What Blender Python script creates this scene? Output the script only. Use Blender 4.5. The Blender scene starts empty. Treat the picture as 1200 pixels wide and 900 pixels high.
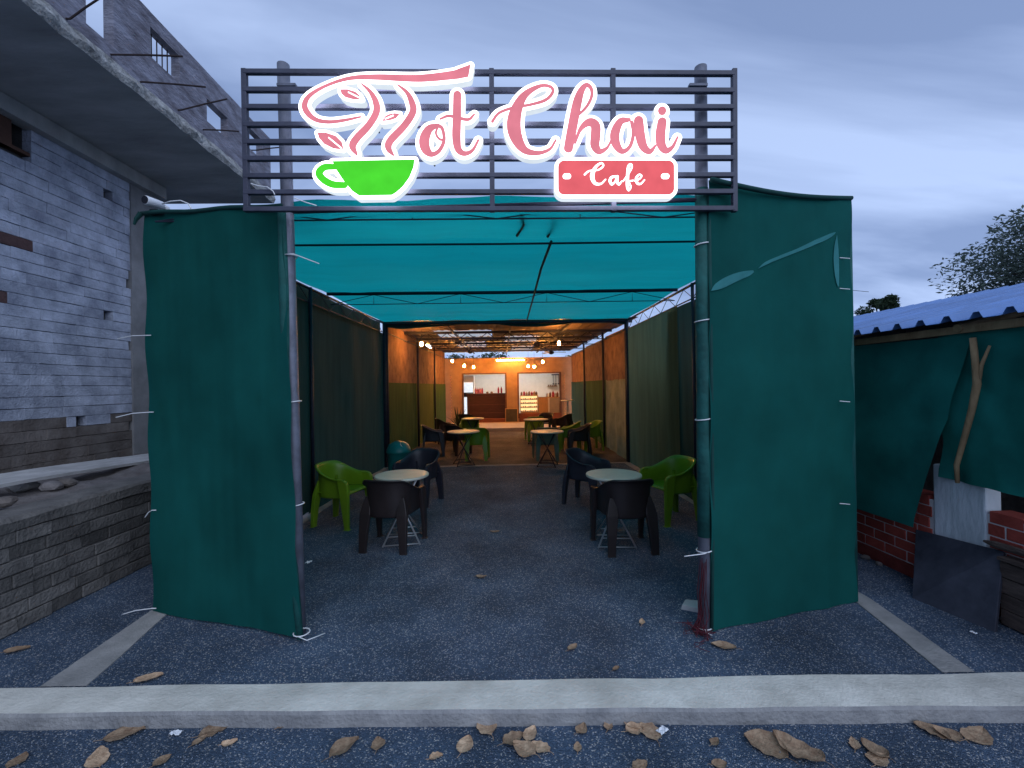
import bpy, bmesh, math, random
import numpy as np
from mathutils import Vector, Matrix, noise
R = math.radians
random.seed(7); rng = np.random.default_rng(7)
S = bpy.context.scene
C = S.collection

# ------------------------------------------------------------------ camera
CAM = Vector((0, 0, 1.65)); FPX = 510.0; ROLL = R(0.95)
_f = Vector((0.0216, 1.0, 0.004)).normalized()
_r0 = _f.cross(Vector((0, 0, 1))).normalized(); _u0 = _r0.cross(_f)
_r = _r0*math.cos(ROLL) - _u0*math.sin(ROLL)
_u = _u0*math.cos(ROLL) + _r0*math.sin(ROLL)
cd = bpy.data.cameras.new('camera'); cam = bpy.data.objects.new('camera', cd); C.objects.link(cam)
cd.sensor_width = 36; cd.lens = FPX/1200*36; cd.clip_start = 0.05; cd.clip_end = 1500
m = Matrix((_r, _u, -_f)).transposed().to_4x4(); m.translation = CAM; cam.matrix_world = m
S.camera = cam
def ray(px, py): return _f + _r*((px-600)/FPX) + _u*((450-py)/FPX)
def PY(px, py, Y): d = ray(px, py); return CAM + d*(Y/d.y)          # where the pixel meets the plane Y
def PX(px, py, X): d = ray(px, py); return CAM + d*(X/d.x)          # ... the plane X
def proj(p): d = Vector(p)-CAM; return 600+FPX*d.dot(_r)/d.dot(_f), 450-FPX*d.dot(_u)/d.dot(_f)
def G(px, py, z=0.0): d = ray(px, py); return CAM + d*((z-CAM.z)/d.z)  # ... the ground

# ------------------------------------------------------------------ world, sun, exposure
W = bpy.data.worlds.new('World'); S.world = W; W.use_nodes = True
nt = W.node_tree; nt.nodes.clear()
def wn(t, **k):
    n = nt.nodes.new(t)
    for a, b in k.items(): setattr(n, a, b)
    return n
SUN_EL, SUN_AZ = 40.0, 156.0
sky = wn('ShaderNodeTexSky', sky_type='NISHITA', sun_disc=False)
sky.sun_elevation = R(SUN_EL); sky.sun_rotation = R(SUN_AZ); sky.dust_density = 2.0; sky.ozone_density = 3.0
tc = wn('ShaderNodeTexCoord'); sep = wn('ShaderNodeSeparateXYZ')
nt.links.new(tc.outputs['Generated'], sep.inputs[0])
zz = wn('ShaderNodeMath', operation='MAXIMUM'); nt.links.new(sep.outputs[2], zz.inputs[0]); zz.inputs[1].default_value = 0
za = wn('ShaderNodeMath', operation='ADD'); nt.links.new(zz.outputs[0], za.inputs[0]); za.inputs[1].default_value = 0.25
dx = wn('ShaderNodeMath', operation='DIVIDE'); nt.links.new(sep.outputs[0], dx.inputs[0]); nt.links.new(za.outputs[0], dx.inputs[1])
dy = wn('ShaderNodeMath', operation='DIVIDE'); nt.links.new(sep.outputs[1], dy.inputs[0]); nt.links.new(za.outputs[0], dy.inputs[1])
cx = wn('ShaderNodeCombineXYZ'); nt.links.new(dx.outputs[0], cx.inputs[0]); nt.links.new(dy.outputs[0], cx.inputs[1])
mp = wn('ShaderNodeMapping'); mp.inputs['Rotation'].default_value = (0, 0, R(-24)); mp.inputs['Scale'].default_value = (0.45, 1.2, 1)
mp.inputs['Location'].default_value = (1.3, 0.4, 0)
nt.links.new(cx.outputs[0], mp.inputs[0])
nz = wn('ShaderNodeTexNoise'); nz.inputs['Scale'].default_value = 1.5; nz.inputs['Detail'].default_value = 6; nz.inputs['Roughness'].default_value = 0.52
nz.inputs['Distortion'].default_value = 0.5
nt.links.new(mp.outputs[0], nz.inputs[0])
cr = wn('ShaderNodeValToRGB')
cr.color_ramp.elements[0].position = 0.38; cr.color_ramp.elements[0].color = (0.160, 0.225, 0.395, 1)
cr.color_ramp.elements[1].position = 0.62; cr.color_ramp.elements[1].color = (0.325, 0.42, 0.645, 1)
nt.links.new(nz.outputs[0], cr.inputs[0])
hz = wn('ShaderNodeMapRange'); hz.inputs['From Min'].default_value = 0.0; hz.inputs['From Max'].default_value = 0.75
hz.inputs['To Min'].default_value = 18.5; hz.inputs['To Max'].default_value = 14.5
nt.links.new(zz.outputs[0], hz.inputs[0])
sc = wn('ShaderNodeVectorMath', operation='SCALE'); nt.links.new(cr.outputs[0], sc.inputs[0]); nt.links.new(hz.outputs[0], sc.inputs['Scale'])
mx = wn('ShaderNodeMixRGB'); mx.inputs[0].default_value = 0.92
nt.links.new(sky.outputs[0], mx.inputs[1]); nt.links.new(sc.outputs[0], mx.inputs[2])
bg = wn('ShaderNodeBackground'); bg.inputs[1].default_value = 0.1
nt.links.new(mx.outputs[0], bg.inputs[0])
wo = wn('ShaderNodeOutputWorld'); nt.links.new(bg.outputs[0], wo.inputs[0])
sl = bpy.data.lights.new('sun', 'SUN'); sl.energy = 1.45; sl.angle = R(70); sl.color = (0.80, 0.88, 1.0)
sun = bpy.data.objects.new('sun', sl); C.objects.link(sun)
sun.rotation_euler = (R(50), 0, R(24))
S.view_settings.view_transform = 'Standard'; S.view_settings.look = 'None'
S.view_settings.exposure = 0.0; S.view_settings.gamma = 1.0; S.view_settings.use_curve_mapping = False
S.cycles.use_denoising = True
S.cycles.max_bounces = 8; S.cycles.diffuse_bounces = 4; S.cycles.transparent_max_bounces = 8
S.cycles.sample_clamp_indirect = 4.0

# ------------------------------------------------------------------ materials
MATS = {}
def mat(name, col, rough=0.8, var=0.25, scale=6.0, bump=0.0, bscale=40.0, metal=0.0, emit=None, estr=0.0, trans=0.0,
        tcol=None, rand=0.0, spec=0.3, col2=None, stretch=None, alpha=1.0, streak=None):
    """procedural material: noise-varied base colour, optional bump, optional translucency (nets)"""
    if name in MATS: return MATS[name]
    M = bpy.data.materials.new(name); M.use_nodes = True; t = M.node_tree; t.nodes.clear(); L = t.links.new
    def N(ty, **k):
        n = t.nodes.new(ty)
        for a, b in k.items(): setattr(n, a, b)
        return n
    out = N('ShaderNodeOutputMaterial'); b = N('ShaderNodeBsdfPrincipled')
    b.inputs['Roughness'].default_value = rough; b.inputs['Metallic'].default_value = metal
    b.inputs['Specular IOR Level'].default_value = spec
    geo = N('ShaderNodeNewGeometry'); src = geo.outputs['Position']
    if stretch:
        mpn = N('ShaderNodeMapping'); mpn.inputs['Scale'].default_value = stretch; L(src, mpn.inputs[0]); src = mpn.outputs[0]
    n1 = N('ShaderNodeTexNoise'); n1.inputs['Scale'].default_value = scale; n1.inputs['Detail'].default_value = 5
    n1.inputs['Roughness'].default_value = 0.62; L(src, n1.inputs[0])
    rp = N('ShaderNodeValToRGB')
    c2 = col2 or tuple(min(1, c*(1+var)) for c in col)
    c1 = tuple(c*(1-var) for c in col) if not col2 else col
    rp.color_ramp.elements[0].position = 0.32; rp.color_ramp.elements[0].color = (*c1, 1)
    rp.color_ramp.elements[1].position = 0.68; rp.color_ramp.elements[1].color = (*c2, 1)
    L(n1.outputs[0], rp.inputs[0]); colout = rp.outputs[0]
    if rand:
        oi = N('ShaderNodeObjectInfo'); mr = N('ShaderNodeMapRange'); mr.inputs['To Min'].default_value = 1-rand; mr.inputs['To Max'].default_value = 1+rand
        L(oi.outputs['Random'], mr.inputs[0]); hs = N('ShaderNodeVectorMath', operation='SCALE')
        L(colout, hs.inputs[0]); L(mr.outputs[0], hs.inputs['Scale']); colout = hs.outputs[0]
    L(colout, b.inputs['Base Color'])
    if bump:
        n2 = N('ShaderNodeTexNoise'); n2.inputs['Scale'].default_value = bscale; n2.inputs['Detail'].default_value = 4; L(src, n2.inputs[0])
        bp = N('ShaderNodeBump'); bp.inputs['Strength'].default_value = bump; bp.inputs['Distance'].default_value = 0.02
        L(n2.outputs[0], bp.inputs['Height']); L(bp.outputs[0], b.inputs['Normal'])
    if emit:
        b.inputs['Emission Color'].default_value = (*emit, 1); b.inputs['Emission Strength'].default_value = estr
    fin = b.outputs[0]
    if trans:
        tr = N('ShaderNodeBsdfTranslucent')
        if tcol:
            vm = N('ShaderNodeMixRGB', blend_type='MULTIPLY'); vm.inputs[0].default_value = 1; vm.inputs[1].default_value = (*tcol, 1)
            sc2 = N('ShaderNodeMapRange'); sc2.inputs['To Min'].default_value = 0.75; sc2.inputs['To Max'].default_value = 1.2
            L(n1.outputs[0], sc2.inputs[0]); L(sc2.outputs[0], vm.inputs[2]); L(vm.outputs[0], tr.inputs[0])
        else: L(colout, tr.inputs[0])
        ms = N('ShaderNodeMixShader'); ms.inputs[0].default_value = trans; L(b.outputs[0], ms.inputs[1]); L(tr.outputs[0], ms.inputs[2]); fin = ms.outputs[0]
    if alpha < 1:
        tp = N('ShaderNodeBsdfTransparent'); ms = N('ShaderNodeMixShader'); ms.inputs[0].default_value = alpha
        L(tp.outputs[0], ms.inputs[1]); L(fin, ms.inputs[2]); fin = ms.outputs[0]
    L(fin, out.inputs[0]); MATS[name] = M; return M

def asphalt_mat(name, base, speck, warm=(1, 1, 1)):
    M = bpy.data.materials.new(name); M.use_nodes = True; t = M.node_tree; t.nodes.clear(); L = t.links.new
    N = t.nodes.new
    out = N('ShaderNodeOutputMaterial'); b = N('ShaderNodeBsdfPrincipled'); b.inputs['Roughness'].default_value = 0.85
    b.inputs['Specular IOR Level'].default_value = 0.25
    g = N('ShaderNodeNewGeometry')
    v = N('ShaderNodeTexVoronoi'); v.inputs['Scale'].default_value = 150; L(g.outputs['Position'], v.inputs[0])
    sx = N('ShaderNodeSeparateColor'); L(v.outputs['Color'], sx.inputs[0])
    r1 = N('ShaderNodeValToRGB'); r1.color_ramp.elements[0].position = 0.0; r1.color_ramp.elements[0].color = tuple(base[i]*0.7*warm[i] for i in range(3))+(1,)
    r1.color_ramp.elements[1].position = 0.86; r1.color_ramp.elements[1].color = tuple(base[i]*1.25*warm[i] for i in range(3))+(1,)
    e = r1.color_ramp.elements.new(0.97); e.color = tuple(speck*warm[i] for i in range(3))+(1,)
    L(sx.outputs[0], r1.inputs[0])
    n = N('ShaderNodeTexNoise'); n.inputs['Scale'].default_value = 1.3; n.inputs['Detail'].default_value = 6; n.inputs['Roughness'].default_value = 0.6
    L(g.outputs['Position'], n.inputs[0])
    mr = N('ShaderNodeMapRange'); mr.inputs['From Min'].default_value = 0.3; mr.inputs['From Max'].default_value = 0.7
    mr.inputs['To Min'].default_value = 0.55; mr.inputs['To Max'].default_value = 1.5; L(n.outputs[0], mr.inputs[0])
    vs = N('ShaderNodeVectorMath'); vs.operation = 'SCALE'; L(r1.outputs[0], vs.inputs[0]); L(mr.outputs[0], vs.inputs['Scale']); L(vs.outputs[0], b.inputs['Base Color'])
    bp = N('ShaderNodeBump'); bp.inputs['Strength'].default_value = 0.9; bp.inputs['Distance'].default_value = 0.008
    L(v.outputs['Distance'], bp.inputs['Height']); bp.invert = True; L(bp.outputs[0], b.inputs['Normal'])
    L(b.outputs[0], out.inputs[0]); MATS[name] = M; return M

def emis(name, col, s):
    if name in MATS: return MATS[name]
    M = bpy.data.materials.new(name); M.use_nodes = True; t = M.node_tree; t.nodes.clear()
    o = t.nodes.new('ShaderNodeOutputMaterial'); e = t.nodes.new('ShaderNodeEmission'); e.inputs[0].default_value = (*col, 1); e.inputs[1].default_value = s
    if True:   # slightly uneven LED brightness
        g = t.nodes.new('ShaderNodeNewGeometry'); n = t.nodes.new('ShaderNodeTexNoise'); n.inputs['Scale'].default_value = 9
        mr = t.nodes.new('ShaderNodeMapRange'); mr.inputs['From Min'].default_value = 0.3; mr.inputs['From Max'].default_value = 0.7
        mr.inputs['To Min'].default_value = s*0.92; mr.inputs['To Max'].default_value = s*1.08
        t.links.new(g.outputs['Position'], n.inputs[0]); t.links.new(n.outputs[0], mr.inputs[0]); t.links.new(mr.outputs[0], e.inputs[1])
    t.links.new(e.outputs[0], o.inputs[0]); MATS[name] = M; return M

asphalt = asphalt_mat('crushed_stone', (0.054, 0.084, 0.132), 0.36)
asphalt_in = asphalt_mat('dusty_floor', (0.10, 0.085, 0.072), 0.20)
concrete = mat('pale_concrete', (0.44, 0.44, 0.43), 0.85, col2=(0.60, 0.60, 0.585), scale=3.5, bump=0.35, bscale=60)
concrete2 = mat('worn_concrete', (0.22, 0.22, 0.215), 0.9, col2=(0.36, 0.35, 0.34), scale=5, bump=0.4, bscale=70)
block = mat('block_slurry', (0.24, 0.265, 0.335), 0.92, col2=(0.56, 0.60, 0.71), scale=4.2, bump=0.6, bscale=55, rand=0.10)
block_dirty = mat('block_dirty', (0.105, 0.085, 0.075), 0.95, col2=(0.21, 0.185, 0.17), scale=4.5, bump=0.5, bscale=38, rand=0.18)
block_red = mat('block_red', (0.075, 0.042, 0.042), 0.95, col2=(0.13, 0.075, 0.07), scale=6, bump=0.5, bscale=38)
mortar_dark = mat('mortar_dark', (0.10, 0.095, 0.095), 0.95, bump=0.4)
mortar_mid = mat('mortar_mid', (0.19, 0.185, 0.18), 0.95, bump=0.4)
plinth_brick = mat('plinth_brick', (0.085, 0.080, 0.076), 0.95, col2=(0.16, 0.15, 0.14), scale=5, bump=0.7, bscale=38, rand=0.33)
soffit = mat('slab_soffit', (0.30, 0.30, 0.295), 0.9, col2=(0.50, 0.50, 0.49), scale=1.6, bump=0.3, bscale=20, stretch=(0.6, 2.2, 1))
fascia = mat('broken_concrete', (0.16, 0.16, 0.155), 0.95, col2=(0.45, 0.45, 0.44), scale=14, bump=1.0, bscale=45)
parapet_m = mat('parapet_brick', (0.12, 0.11, 0.13), 0.95, col2=(0.30, 0.30, 0.36), scale=4.2, bump=0.8, bscale=22, stretch=(1, 0.9, 2.6))
net = mat('green_net', (0.008, 0.104, 0.094), 0.9, var=0.22, scale=1.3, bump=0.25, bscale=420, trans=0.3, tcol=(0.006, 0.085, 0.062), spec=0.1)
net_in = mat('green_net_side', (0.030, 0.075, 0.062), 0.9, var=0.25, scale=1.6, bump=0.12, bscale=300, trans=0.35, tcol=(0.030, 0.075, 0.062), spec=0.1, stretch=(1, 4, 0.5))
net_olive = mat('olive_net', (0.085, 0.145, 0.090), 0.9, var=0.25, scale=1.6, bump=0.12, bscale=300, trans=0.45, tcol=(0.10, 0.17, 0.10), spec=0.1, stretch=(1, 4, 0.5))
net_low = mat('low_green_net', (0.042, 0.085, 0.028), 0.9, var=0.25, scale=2, bump=0.12, bscale=300, trans=0.2, spec=0.1, stretch=(1, 4, 0.5))
net_yel = mat('yellow_green_net', (0.10, 0.125, 0.030), 0.9, var=0.2, scale=2, bump=0.12, bscale=300, trans=0.2, spec=0.1, stretch=(1, 4, 0.5))
net_sky_tint = mat('sky_tinted_net', (0.07, 0.30, 0.31), 0.9, var=0.15, trans=0.4, tcol=(0.15, 0.5, 0.48), spec=0.1)  # paler colour stands for sky light through a single net layer
roofnet = mat('teal_roof_net', (0.006, 0.15, 0.18), 0.9, var=0.25, scale=1.1, bump=0.2, bscale=420, trans=0.72, tcol=(0.006, 0.36, 0.35), spec=0.1, stretch=(0.35, 2.2, 1))
hem = mat('net_hem', (0.007, 0.050, 0.046), 0.9, var=0.2)
hutnet = mat('hut_net', (0.012, 0.165, 0.140), 0.85, var=0.3, scale=2.4, bump=0.1, bscale=300, trans=0.25, tcol=(0.012, 0.16, 0.13), spec=0.15)
brownnet = mat('brown_matting', (0.115, 0.062, 0.036), 0.95, col2=(0.24, 0.135, 0.08), scale=4, bump=0.5, bscale=60, trans=0.15)
creamnet = mat('cream_tarp', (0.16, 0.18, 0.10), 0.85, col2=(0.27, 0.28, 0.16), scale=3, bump=0.5, bscale=14, trans=0.2)
steel = mat('dark_steel', (0.015, 0.018, 0.036), 0.55, var=0.3, scale=12, spec=0.4)
pipe = mat('galvanised_pipe', (0.16, 0.17, 0.215), 0.5, var=0.25, scale=9, metal=0.25, bump=0.1)
pipe_green = mat('pipe_wrapped', (0.01, 0.085, 0.078), 0.75, var=0.3, scale=7, bump=0.3, bscale=30)
tie = mat('white_nylon', (0.75, 0.76, 0.78), 0.4, var=0.05)
greenp = mat('green_plastic', (0.135, 0.245, 0.010), 0.38, var=0.1, scale=5, spec=0.45)
brownp = mat('brown_plastic', (0.022, 0.0155, 0.016), 0.42, var=0.2, scale=5, spec=0.4)
blackp = mat('black_plastic', (0.026, 0.024, 0.036), 0.42, var=0.2, scale=5, spec=0.45)
greyp = mat('grey_green_plastic', (0.12, 0.145, 0.105), 0.45, var=0.15, scale=5)
whitetop = mat('table_laminate', (0.50, 0.51, 0.42), 0.45, var=0.07, scale=7, spec=0.4)
leg_steel = mat('leg_steel', (0.45, 0.47, 0.5), 0.35, var=0.1, metal=0.6)
teal_bin = mat('teal_plastic', (0.008, 0.16, 0.155), 0.4, var=0.1, spec=0.45)
bin_flap = mat('pale_flap', (0.62, 0.52, 0.47), 0.4, var=0.1)
blue_roof = mat('blue_sheet', (0.085, 0.185, 0.42), 0.5, var=0.22, scale=2.2, metal=0.0, spec=0.4)
redbrick = mat('red_brick', (0.27, 0.045, 0.032), 0.85, col2=(0.40, 0.075, 0.055), scale=8, bump=0.3, rand=0.22)
redbrick_dk = mat('red_plinth', (0.20, 0.038, 0.03), 0.85, var=0.2, scale=8, bump=0.3)
white_mortar = mat('white_mortar', (0.58, 0.55, 0.55), 0.9, var=0.12)
pillar_m = mat('limewashed_pillar', (0.45, 0.50, 0.53), 0.9, col2=(0.66, 0.70, 0.74), scale=4, bump=0.4, bscale=26, stretch=(1, 1, 0.4))
slate = mat('slate', (0.030, 0.033, 0.047), 0.55, col2=(0.062, 0.066, 0.088), scale=6, bump=0.15, bscale=20)
timber = mat('old_timber', (0.05, 0.035, 0.03), 0.9, col2=(0.13, 0.095, 0.08), scale=5, bump=0.5, bscale=30, stretch=(1, 1, 6))
bamboo_m = mat('bare_branch', (0.22, 0.145, 0.075), 0.8, col2=(0.38, 0.27, 0.15), scale=9, bump=0.4, stretch=(1, 1, 0.4))
plank_m = mat('weathered_plank', (0.36, 0.35, 0.345), 0.9, col2=(0.55, 0.54, 0.53), scale=5, bump=0.4, stretch=(4, 0.6, 4))
earth = mat('rubble_earth', (0.12, 0.105, 0.10), 0.95, col2=(0.22, 0.20, 0.195), scale=5, bump=0.9, bscale=24)
rust = mat('rusty_bar', (0.045, 0.032, 0.032), 0.8, var=0.3)
white_pl = mat('white_plastic', (0.62, 0.64, 0.67), 0.35, var=0.05)
glass_dk = mat('dark_glass', (0.01, 0.01, 0.013), 0.12, var=0.1, spec=0.6)
facade_m = mat('tan_render', (0.34, 0.215, 0.125), 0.85, var=0.14, scale=3, bump=0.2)
white_wall = mat('white_wall', (0.68, 0.68, 0.66), 0.8, var=0.05)
counter_m = mat('dark_counter', (0.052, 0.020, 0.017), 0.4, var=0.2, scale=4, stretch=(1, 1, 6))
wood_m = mat('honey_wood', (0.42, 0.25, 0.12), 0.5, var=0.15, scale=4, stretch=(6, 1, 1))
greycab = mat('grey_cabinet', (0.32, 0.30, 0.31), 0.5, var=0.08)
redbase = mat('red_oxide_step', (0.20, 0.06, 0.035), 0.7, var=0.15)
tin_roof = mat('tin_roof', (0.13, 0.10, 0.085), 0.55, var=0.25, metal=0.2, scale=3)
skylight = mat('skylight_sheet', (0.5, 0.5, 0.47), 0.6, var=0.1, trans=0.75, tcol=(0.85, 0.82, 0.72))
bottle_red = mat('red_bottle', (0.45, 0.05, 0.07), 0.25, var=0.1)
bottle_br = mat('brown_jar', (0.18, 0.08, 0.04), 0.3, var=0.2)
leafbrown = mat('dry_leaf', (0.30, 0.185, 0.115), 0.8, col2=(0.58, 0.41, 0.27), scale=30, bump=0.5, bscale=90, rand=0.35, trans=0.15)
red_nylon = mat('red_nylon', (0.085, 0.012, 0.020), 0.8, var=0.2)
paper = mat('paper_scrap', (0.72, 0.74, 0.78), 0.8, var=0.08)
bark = mat('bark', (0.09, 0.07, 0.055), 0.95, var=0.3, bump=0.6)
foliage = mat('foliage', (0.050, 0.075, 0.060), 0.75, col2=(0.115, 0.15, 0.125), scale=2.5, trans=0.35, rand=0.05)
foliage_d = mat('dark_foliage', (0.020, 0.038, 0.020), 0.75, col2=(0.05, 0.08, 0.04), scale=2.5, trans=0.3)
terracotta = mat('terracotta', (0.24, 0.10, 0.06), 0.8, var=0.15)
sign_white = emis('sign_white', (0.93, 0.95, 1.0), 3.0)
sign_side = emis('sign_return', (0.80, 0.90, 1.0), 0.92)
sign_pink = emis('sign_pink', (1.0, 0.30, 0.40), 0.80)
sign_red = emis('sign_red', (1.0, 0.17, 0.21), 0.82)
sign_green = emis('sign_green', (0.09, 0.85, 0.045), 0.86)
warm_bulb = emis('warm_bulb', (1.0, 0.37, 0.07), 850)
warm_tube = emis('warm_tube', (1.0, 0.43, 0.09), 170)
cool_tube = emis('cool_tube', (0.9, 0.95, 1.0), 14)
shop_tube = emis('shop_tube', (1.0, 0.92, 0.84), 42)
case_glow = emis('case_glow', (1.0, 0.60, 0.26), 1.5)
fridge_glow = emis('fridge_glow', (0.9, 0.95, 1.0), 1.0)
string_bead = emis('string_bead', (1.0, 0.35, 0.12), 0.7)

# ------------------------------------------------------------------ mesh helpers
class MB:
    def __init__(s): s.v = []; s.f = []
    def add(s, vs, fs):
        o = len(s.v); s.v += [tuple(v) for v in vs]; s.f += [tuple(i+o for i in f) for f in fs]; return s
    def box(s, a, b):
        x0, y0, z0 = a; x1, y1, z1 = b
        return s.add([(x0,y0,z0),(x1,y0,z0),(x1,y1,z0),(x0,y1,z0),(x0,y0,z1),(x1,y0,z1),(x1,y1,z1),(x0,y1,z1)],
                     [(3,2,1,0),(4,5,6,7),(0,1,5,4),(1,2,6,5),(2,3,7,6),(3,0,4,7)])
    def bar(s, p, q, w, h=None, up=(0,0,1)):
        """box beam from p to q, w across, h along 'up'"""
        p = Vector(p); q = Vector(q); h = h or w; d = (q-p).normalized(); u = Vector(up)
        if abs(d.dot(u)) > 0.95: u = Vector((0, 1, 0))
        a = d.cross(u).normalized(); b = a.cross(d).normalized(); a *= w/2; b *= h/2
        vs = [c+e for c in (p, q) for e in (-a-b, a-b, a+b, -a+b)]
        return s.add(vs, [(0,1,2,3),(7,6,5,4),(0,4,5,1),(1,5,6,2),(2,6,7,3),(3,7,4,0)])
    def tube(s, pts, r, n=8, cap=True):
        pts = [Vector(p) for p in pts]; rs = r if isinstance(r, (list, tuple)) else [r]*len(pts)
        rings = []; prev = None
        for i, p in enumerate(pts):
            d = (pts[min(i+1, len(pts)-1)] - pts[max(i-1, 0)]).normalized()
            u = prev if prev and abs(prev.dot(d)) < 0.98 else (Vector((0,0,1)) if abs(d.z) < 0.9 else Vector((1,0,0)))
            a = d.cross(u).normalized(); b = a.cross(d).normalized(); prev = b
            rings.append([p + (a*math.cos(2*math.pi*k/n) + b*math.sin(2*math.pi*k/n))*rs[i] for k in range(n)])
        vs = [v for rg in rings for v in rg]; fs = []
        for i in range(len(pts)-1):
            for k in range(n): fs.append((i*n+k, i*n+(k+1) % n, (i+1)*n+(k+1) % n, (i+1)*n+k))
        if cap: fs.append(tuple(range(n-1, -1, -1))); fs.append(tuple((len(pts)-1)*n+k for k in range(n)))
        return s.add(vs, fs)
    def lathe(s, prof, n=20, c=(0,0,0)):
        vs = []; fs = []
        for (r, z) in prof: vs += [(c[0]+r*math.cos(2*math.pi*k/n), c[1]+r*math.sin(2*math.pi*k/n), c[2]+z) for k in range(n)]
        for i in range(len(prof)-1):
            for k in range(n): fs.append((i*n+k, i*n+(k+1) % n, (i+1)*n+(k+1) % n, (i+1)*n+k))
        fs.append(tuple(range(n-1, -1, -1))); fs.append(tuple((len(prof)-1)*n+k for k in range(n)))
        return s.add(vs, fs)
    def grid(s, fn, nu, nv):
        vs = [fn(i/nu, j/nv) for j in range(nv+1) for i in range(nu+1)]
        fs = [(j*(nu+1)+i, j*(nu+1)+i+1, (j+1)*(nu+1)+i+1, (j+1)*(nu+1)+i) for j in range(nv) for i in range(nu)]
        return s.add(vs, fs)
    def mesh(s, name, smooth=False):
        me = bpy.data.meshes.new(name); me.from_pydata(s.v, [], s.f); me.update()
        if smooth: me.polygons.foreach_set('use_smooth', [True]*len(me.polygons))
        return me
    def build(s, name, material, parent=None, smooth=False, bevel=0):
        o = bpy.data.objects.new(name, s.mesh(name, smooth)); C.objects.link(o); o.data.materials.append(material)
        if parent: o.parent = parent
        if bevel:
            b = o.modifiers.new('bevel', 'BEVEL'); b.width = bevel; b.segments = 2; b.limit_method = 'ANGLE'
        return o
def tag(o, label, cat, group=None):
    o['label'] = label; o['category'] = cat
    if group: o['group'] = group
    return o
def struct(o): o['kind'] = 'structure'; return o
def thing(name, label, cat, loc=(0,0,0), rz=0, group=None):
    o = bpy.data.objects.new(name, None); C.objects.link(o); o.empty_display_size = 0.1
    o.location = loc; o.rotation_euler = (0, 0, rz); return tag(o, label, cat, group)
def copy_tree(o, parent=None):
    c = o.copy(); C.objects.link(c)
    if parent: c.parent = parent
    for ch in [k for k in o.children]: copy_tree(ch, c)
    return c
def sub(o, lv=1):
    m_ = o.modifiers.new('sub', 'SUBSURF'); m_.levels = lv; m_.render_levels = lv; return o
def nval(p, s): return noise.noise(Vector(p)*s)

# ------------------------------------------------------------------ spline helper
def cat(pts, step=0.3):
    pts = [np.array(p, float) for p in pts]; out_ = []
    ext = [2*pts[0]-pts[1]]+pts+[2*pts[-1]-pts[-2]]
    for i in range(1, len(ext)-2):
        p0, p1, p2, p3 = ext[i-1:i+3]; n_ = max(2, int(np.linalg.norm((p2-p1)[:2])/step))
        for k in range(n_):
            t = k/n_; out_.append(0.5*((2*p1)+(-p0+p2)*t+(2*p0-5*p1+4*p2-p3)*t*t+(-p0+3*p1-3*p2+p3)*t**3))
    out_.append(pts[-1]); return np.array(out_)
# ------------------------------------------------------------------ the ground
LOW = -0.07
def _line(a, b): return lambda x: a.y+(b.y-a.y)*(x-a.x)/(b.x-a.x)
kback = _line(G(0, 807), G(1200, 788)); kfront = _line(G(0, 838), G(1200, 829))     # the kerb runs slightly askew to the tent
KF, KB = kfront(0), kback(0)
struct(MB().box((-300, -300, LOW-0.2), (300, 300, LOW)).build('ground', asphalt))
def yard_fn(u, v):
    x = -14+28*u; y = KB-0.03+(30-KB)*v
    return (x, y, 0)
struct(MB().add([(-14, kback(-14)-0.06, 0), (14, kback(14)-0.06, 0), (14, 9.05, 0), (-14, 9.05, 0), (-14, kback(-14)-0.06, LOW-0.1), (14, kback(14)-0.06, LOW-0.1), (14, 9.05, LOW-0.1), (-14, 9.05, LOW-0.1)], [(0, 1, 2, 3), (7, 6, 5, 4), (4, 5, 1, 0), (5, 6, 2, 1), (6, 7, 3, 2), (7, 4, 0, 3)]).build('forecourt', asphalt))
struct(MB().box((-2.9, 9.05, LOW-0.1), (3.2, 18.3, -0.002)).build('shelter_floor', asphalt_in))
def kerb_fn():
    mb = MB(); n = 160; rows = []
    for i in range(n+1):
        x = -9+18*i/n
        e1 = 0.010*nval((x, 1, 0), 2.2)+0.004*nval((x, 5, 0), 9); e2 = 0.008*nval((x, 9, 0), 2.5)+0.004*nval((x, 3, 0), 11)
        zt = 0.012+0.004*nval((x, 0, 4), 1.5); zf = zt-0.006
        kf, kb = kfront(x), kback(x)
        rows.append([(x, kf+e1-0.010, LOW-0.02), (x, kf+e1-0.004, zf-0.014), (x, kf+e1+0.006, zf), (x, (kf+kb)/2, zt), (x, kb+e2-0.01, zt-0.003), (x, kb+e2, -0.05)])
    vs = [p for r in rows for p in r]; k = 6
    fs = [(i*k+j, (i+1)*k+j, (i+1)*k+j+1, i*k+j+1) for i in range(n) for j in range(k-1)]
    mb.add(vs, fs); return mb
kb_o = struct(kerb_fn().build('kerb', mat('pale_kerb_top', (0.47, 0.455, 0.405), 0.85, col2=(0.72, 0.70, 0.63), scale=3.2, bump=0.3, bscale=60)))
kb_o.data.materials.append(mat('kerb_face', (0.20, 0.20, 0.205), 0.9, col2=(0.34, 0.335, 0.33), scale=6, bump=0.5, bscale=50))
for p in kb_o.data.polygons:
    if p.index % 5 in (0, 1, 4): p.material_index = 1  # front face and edges coloured darker than the top
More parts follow.
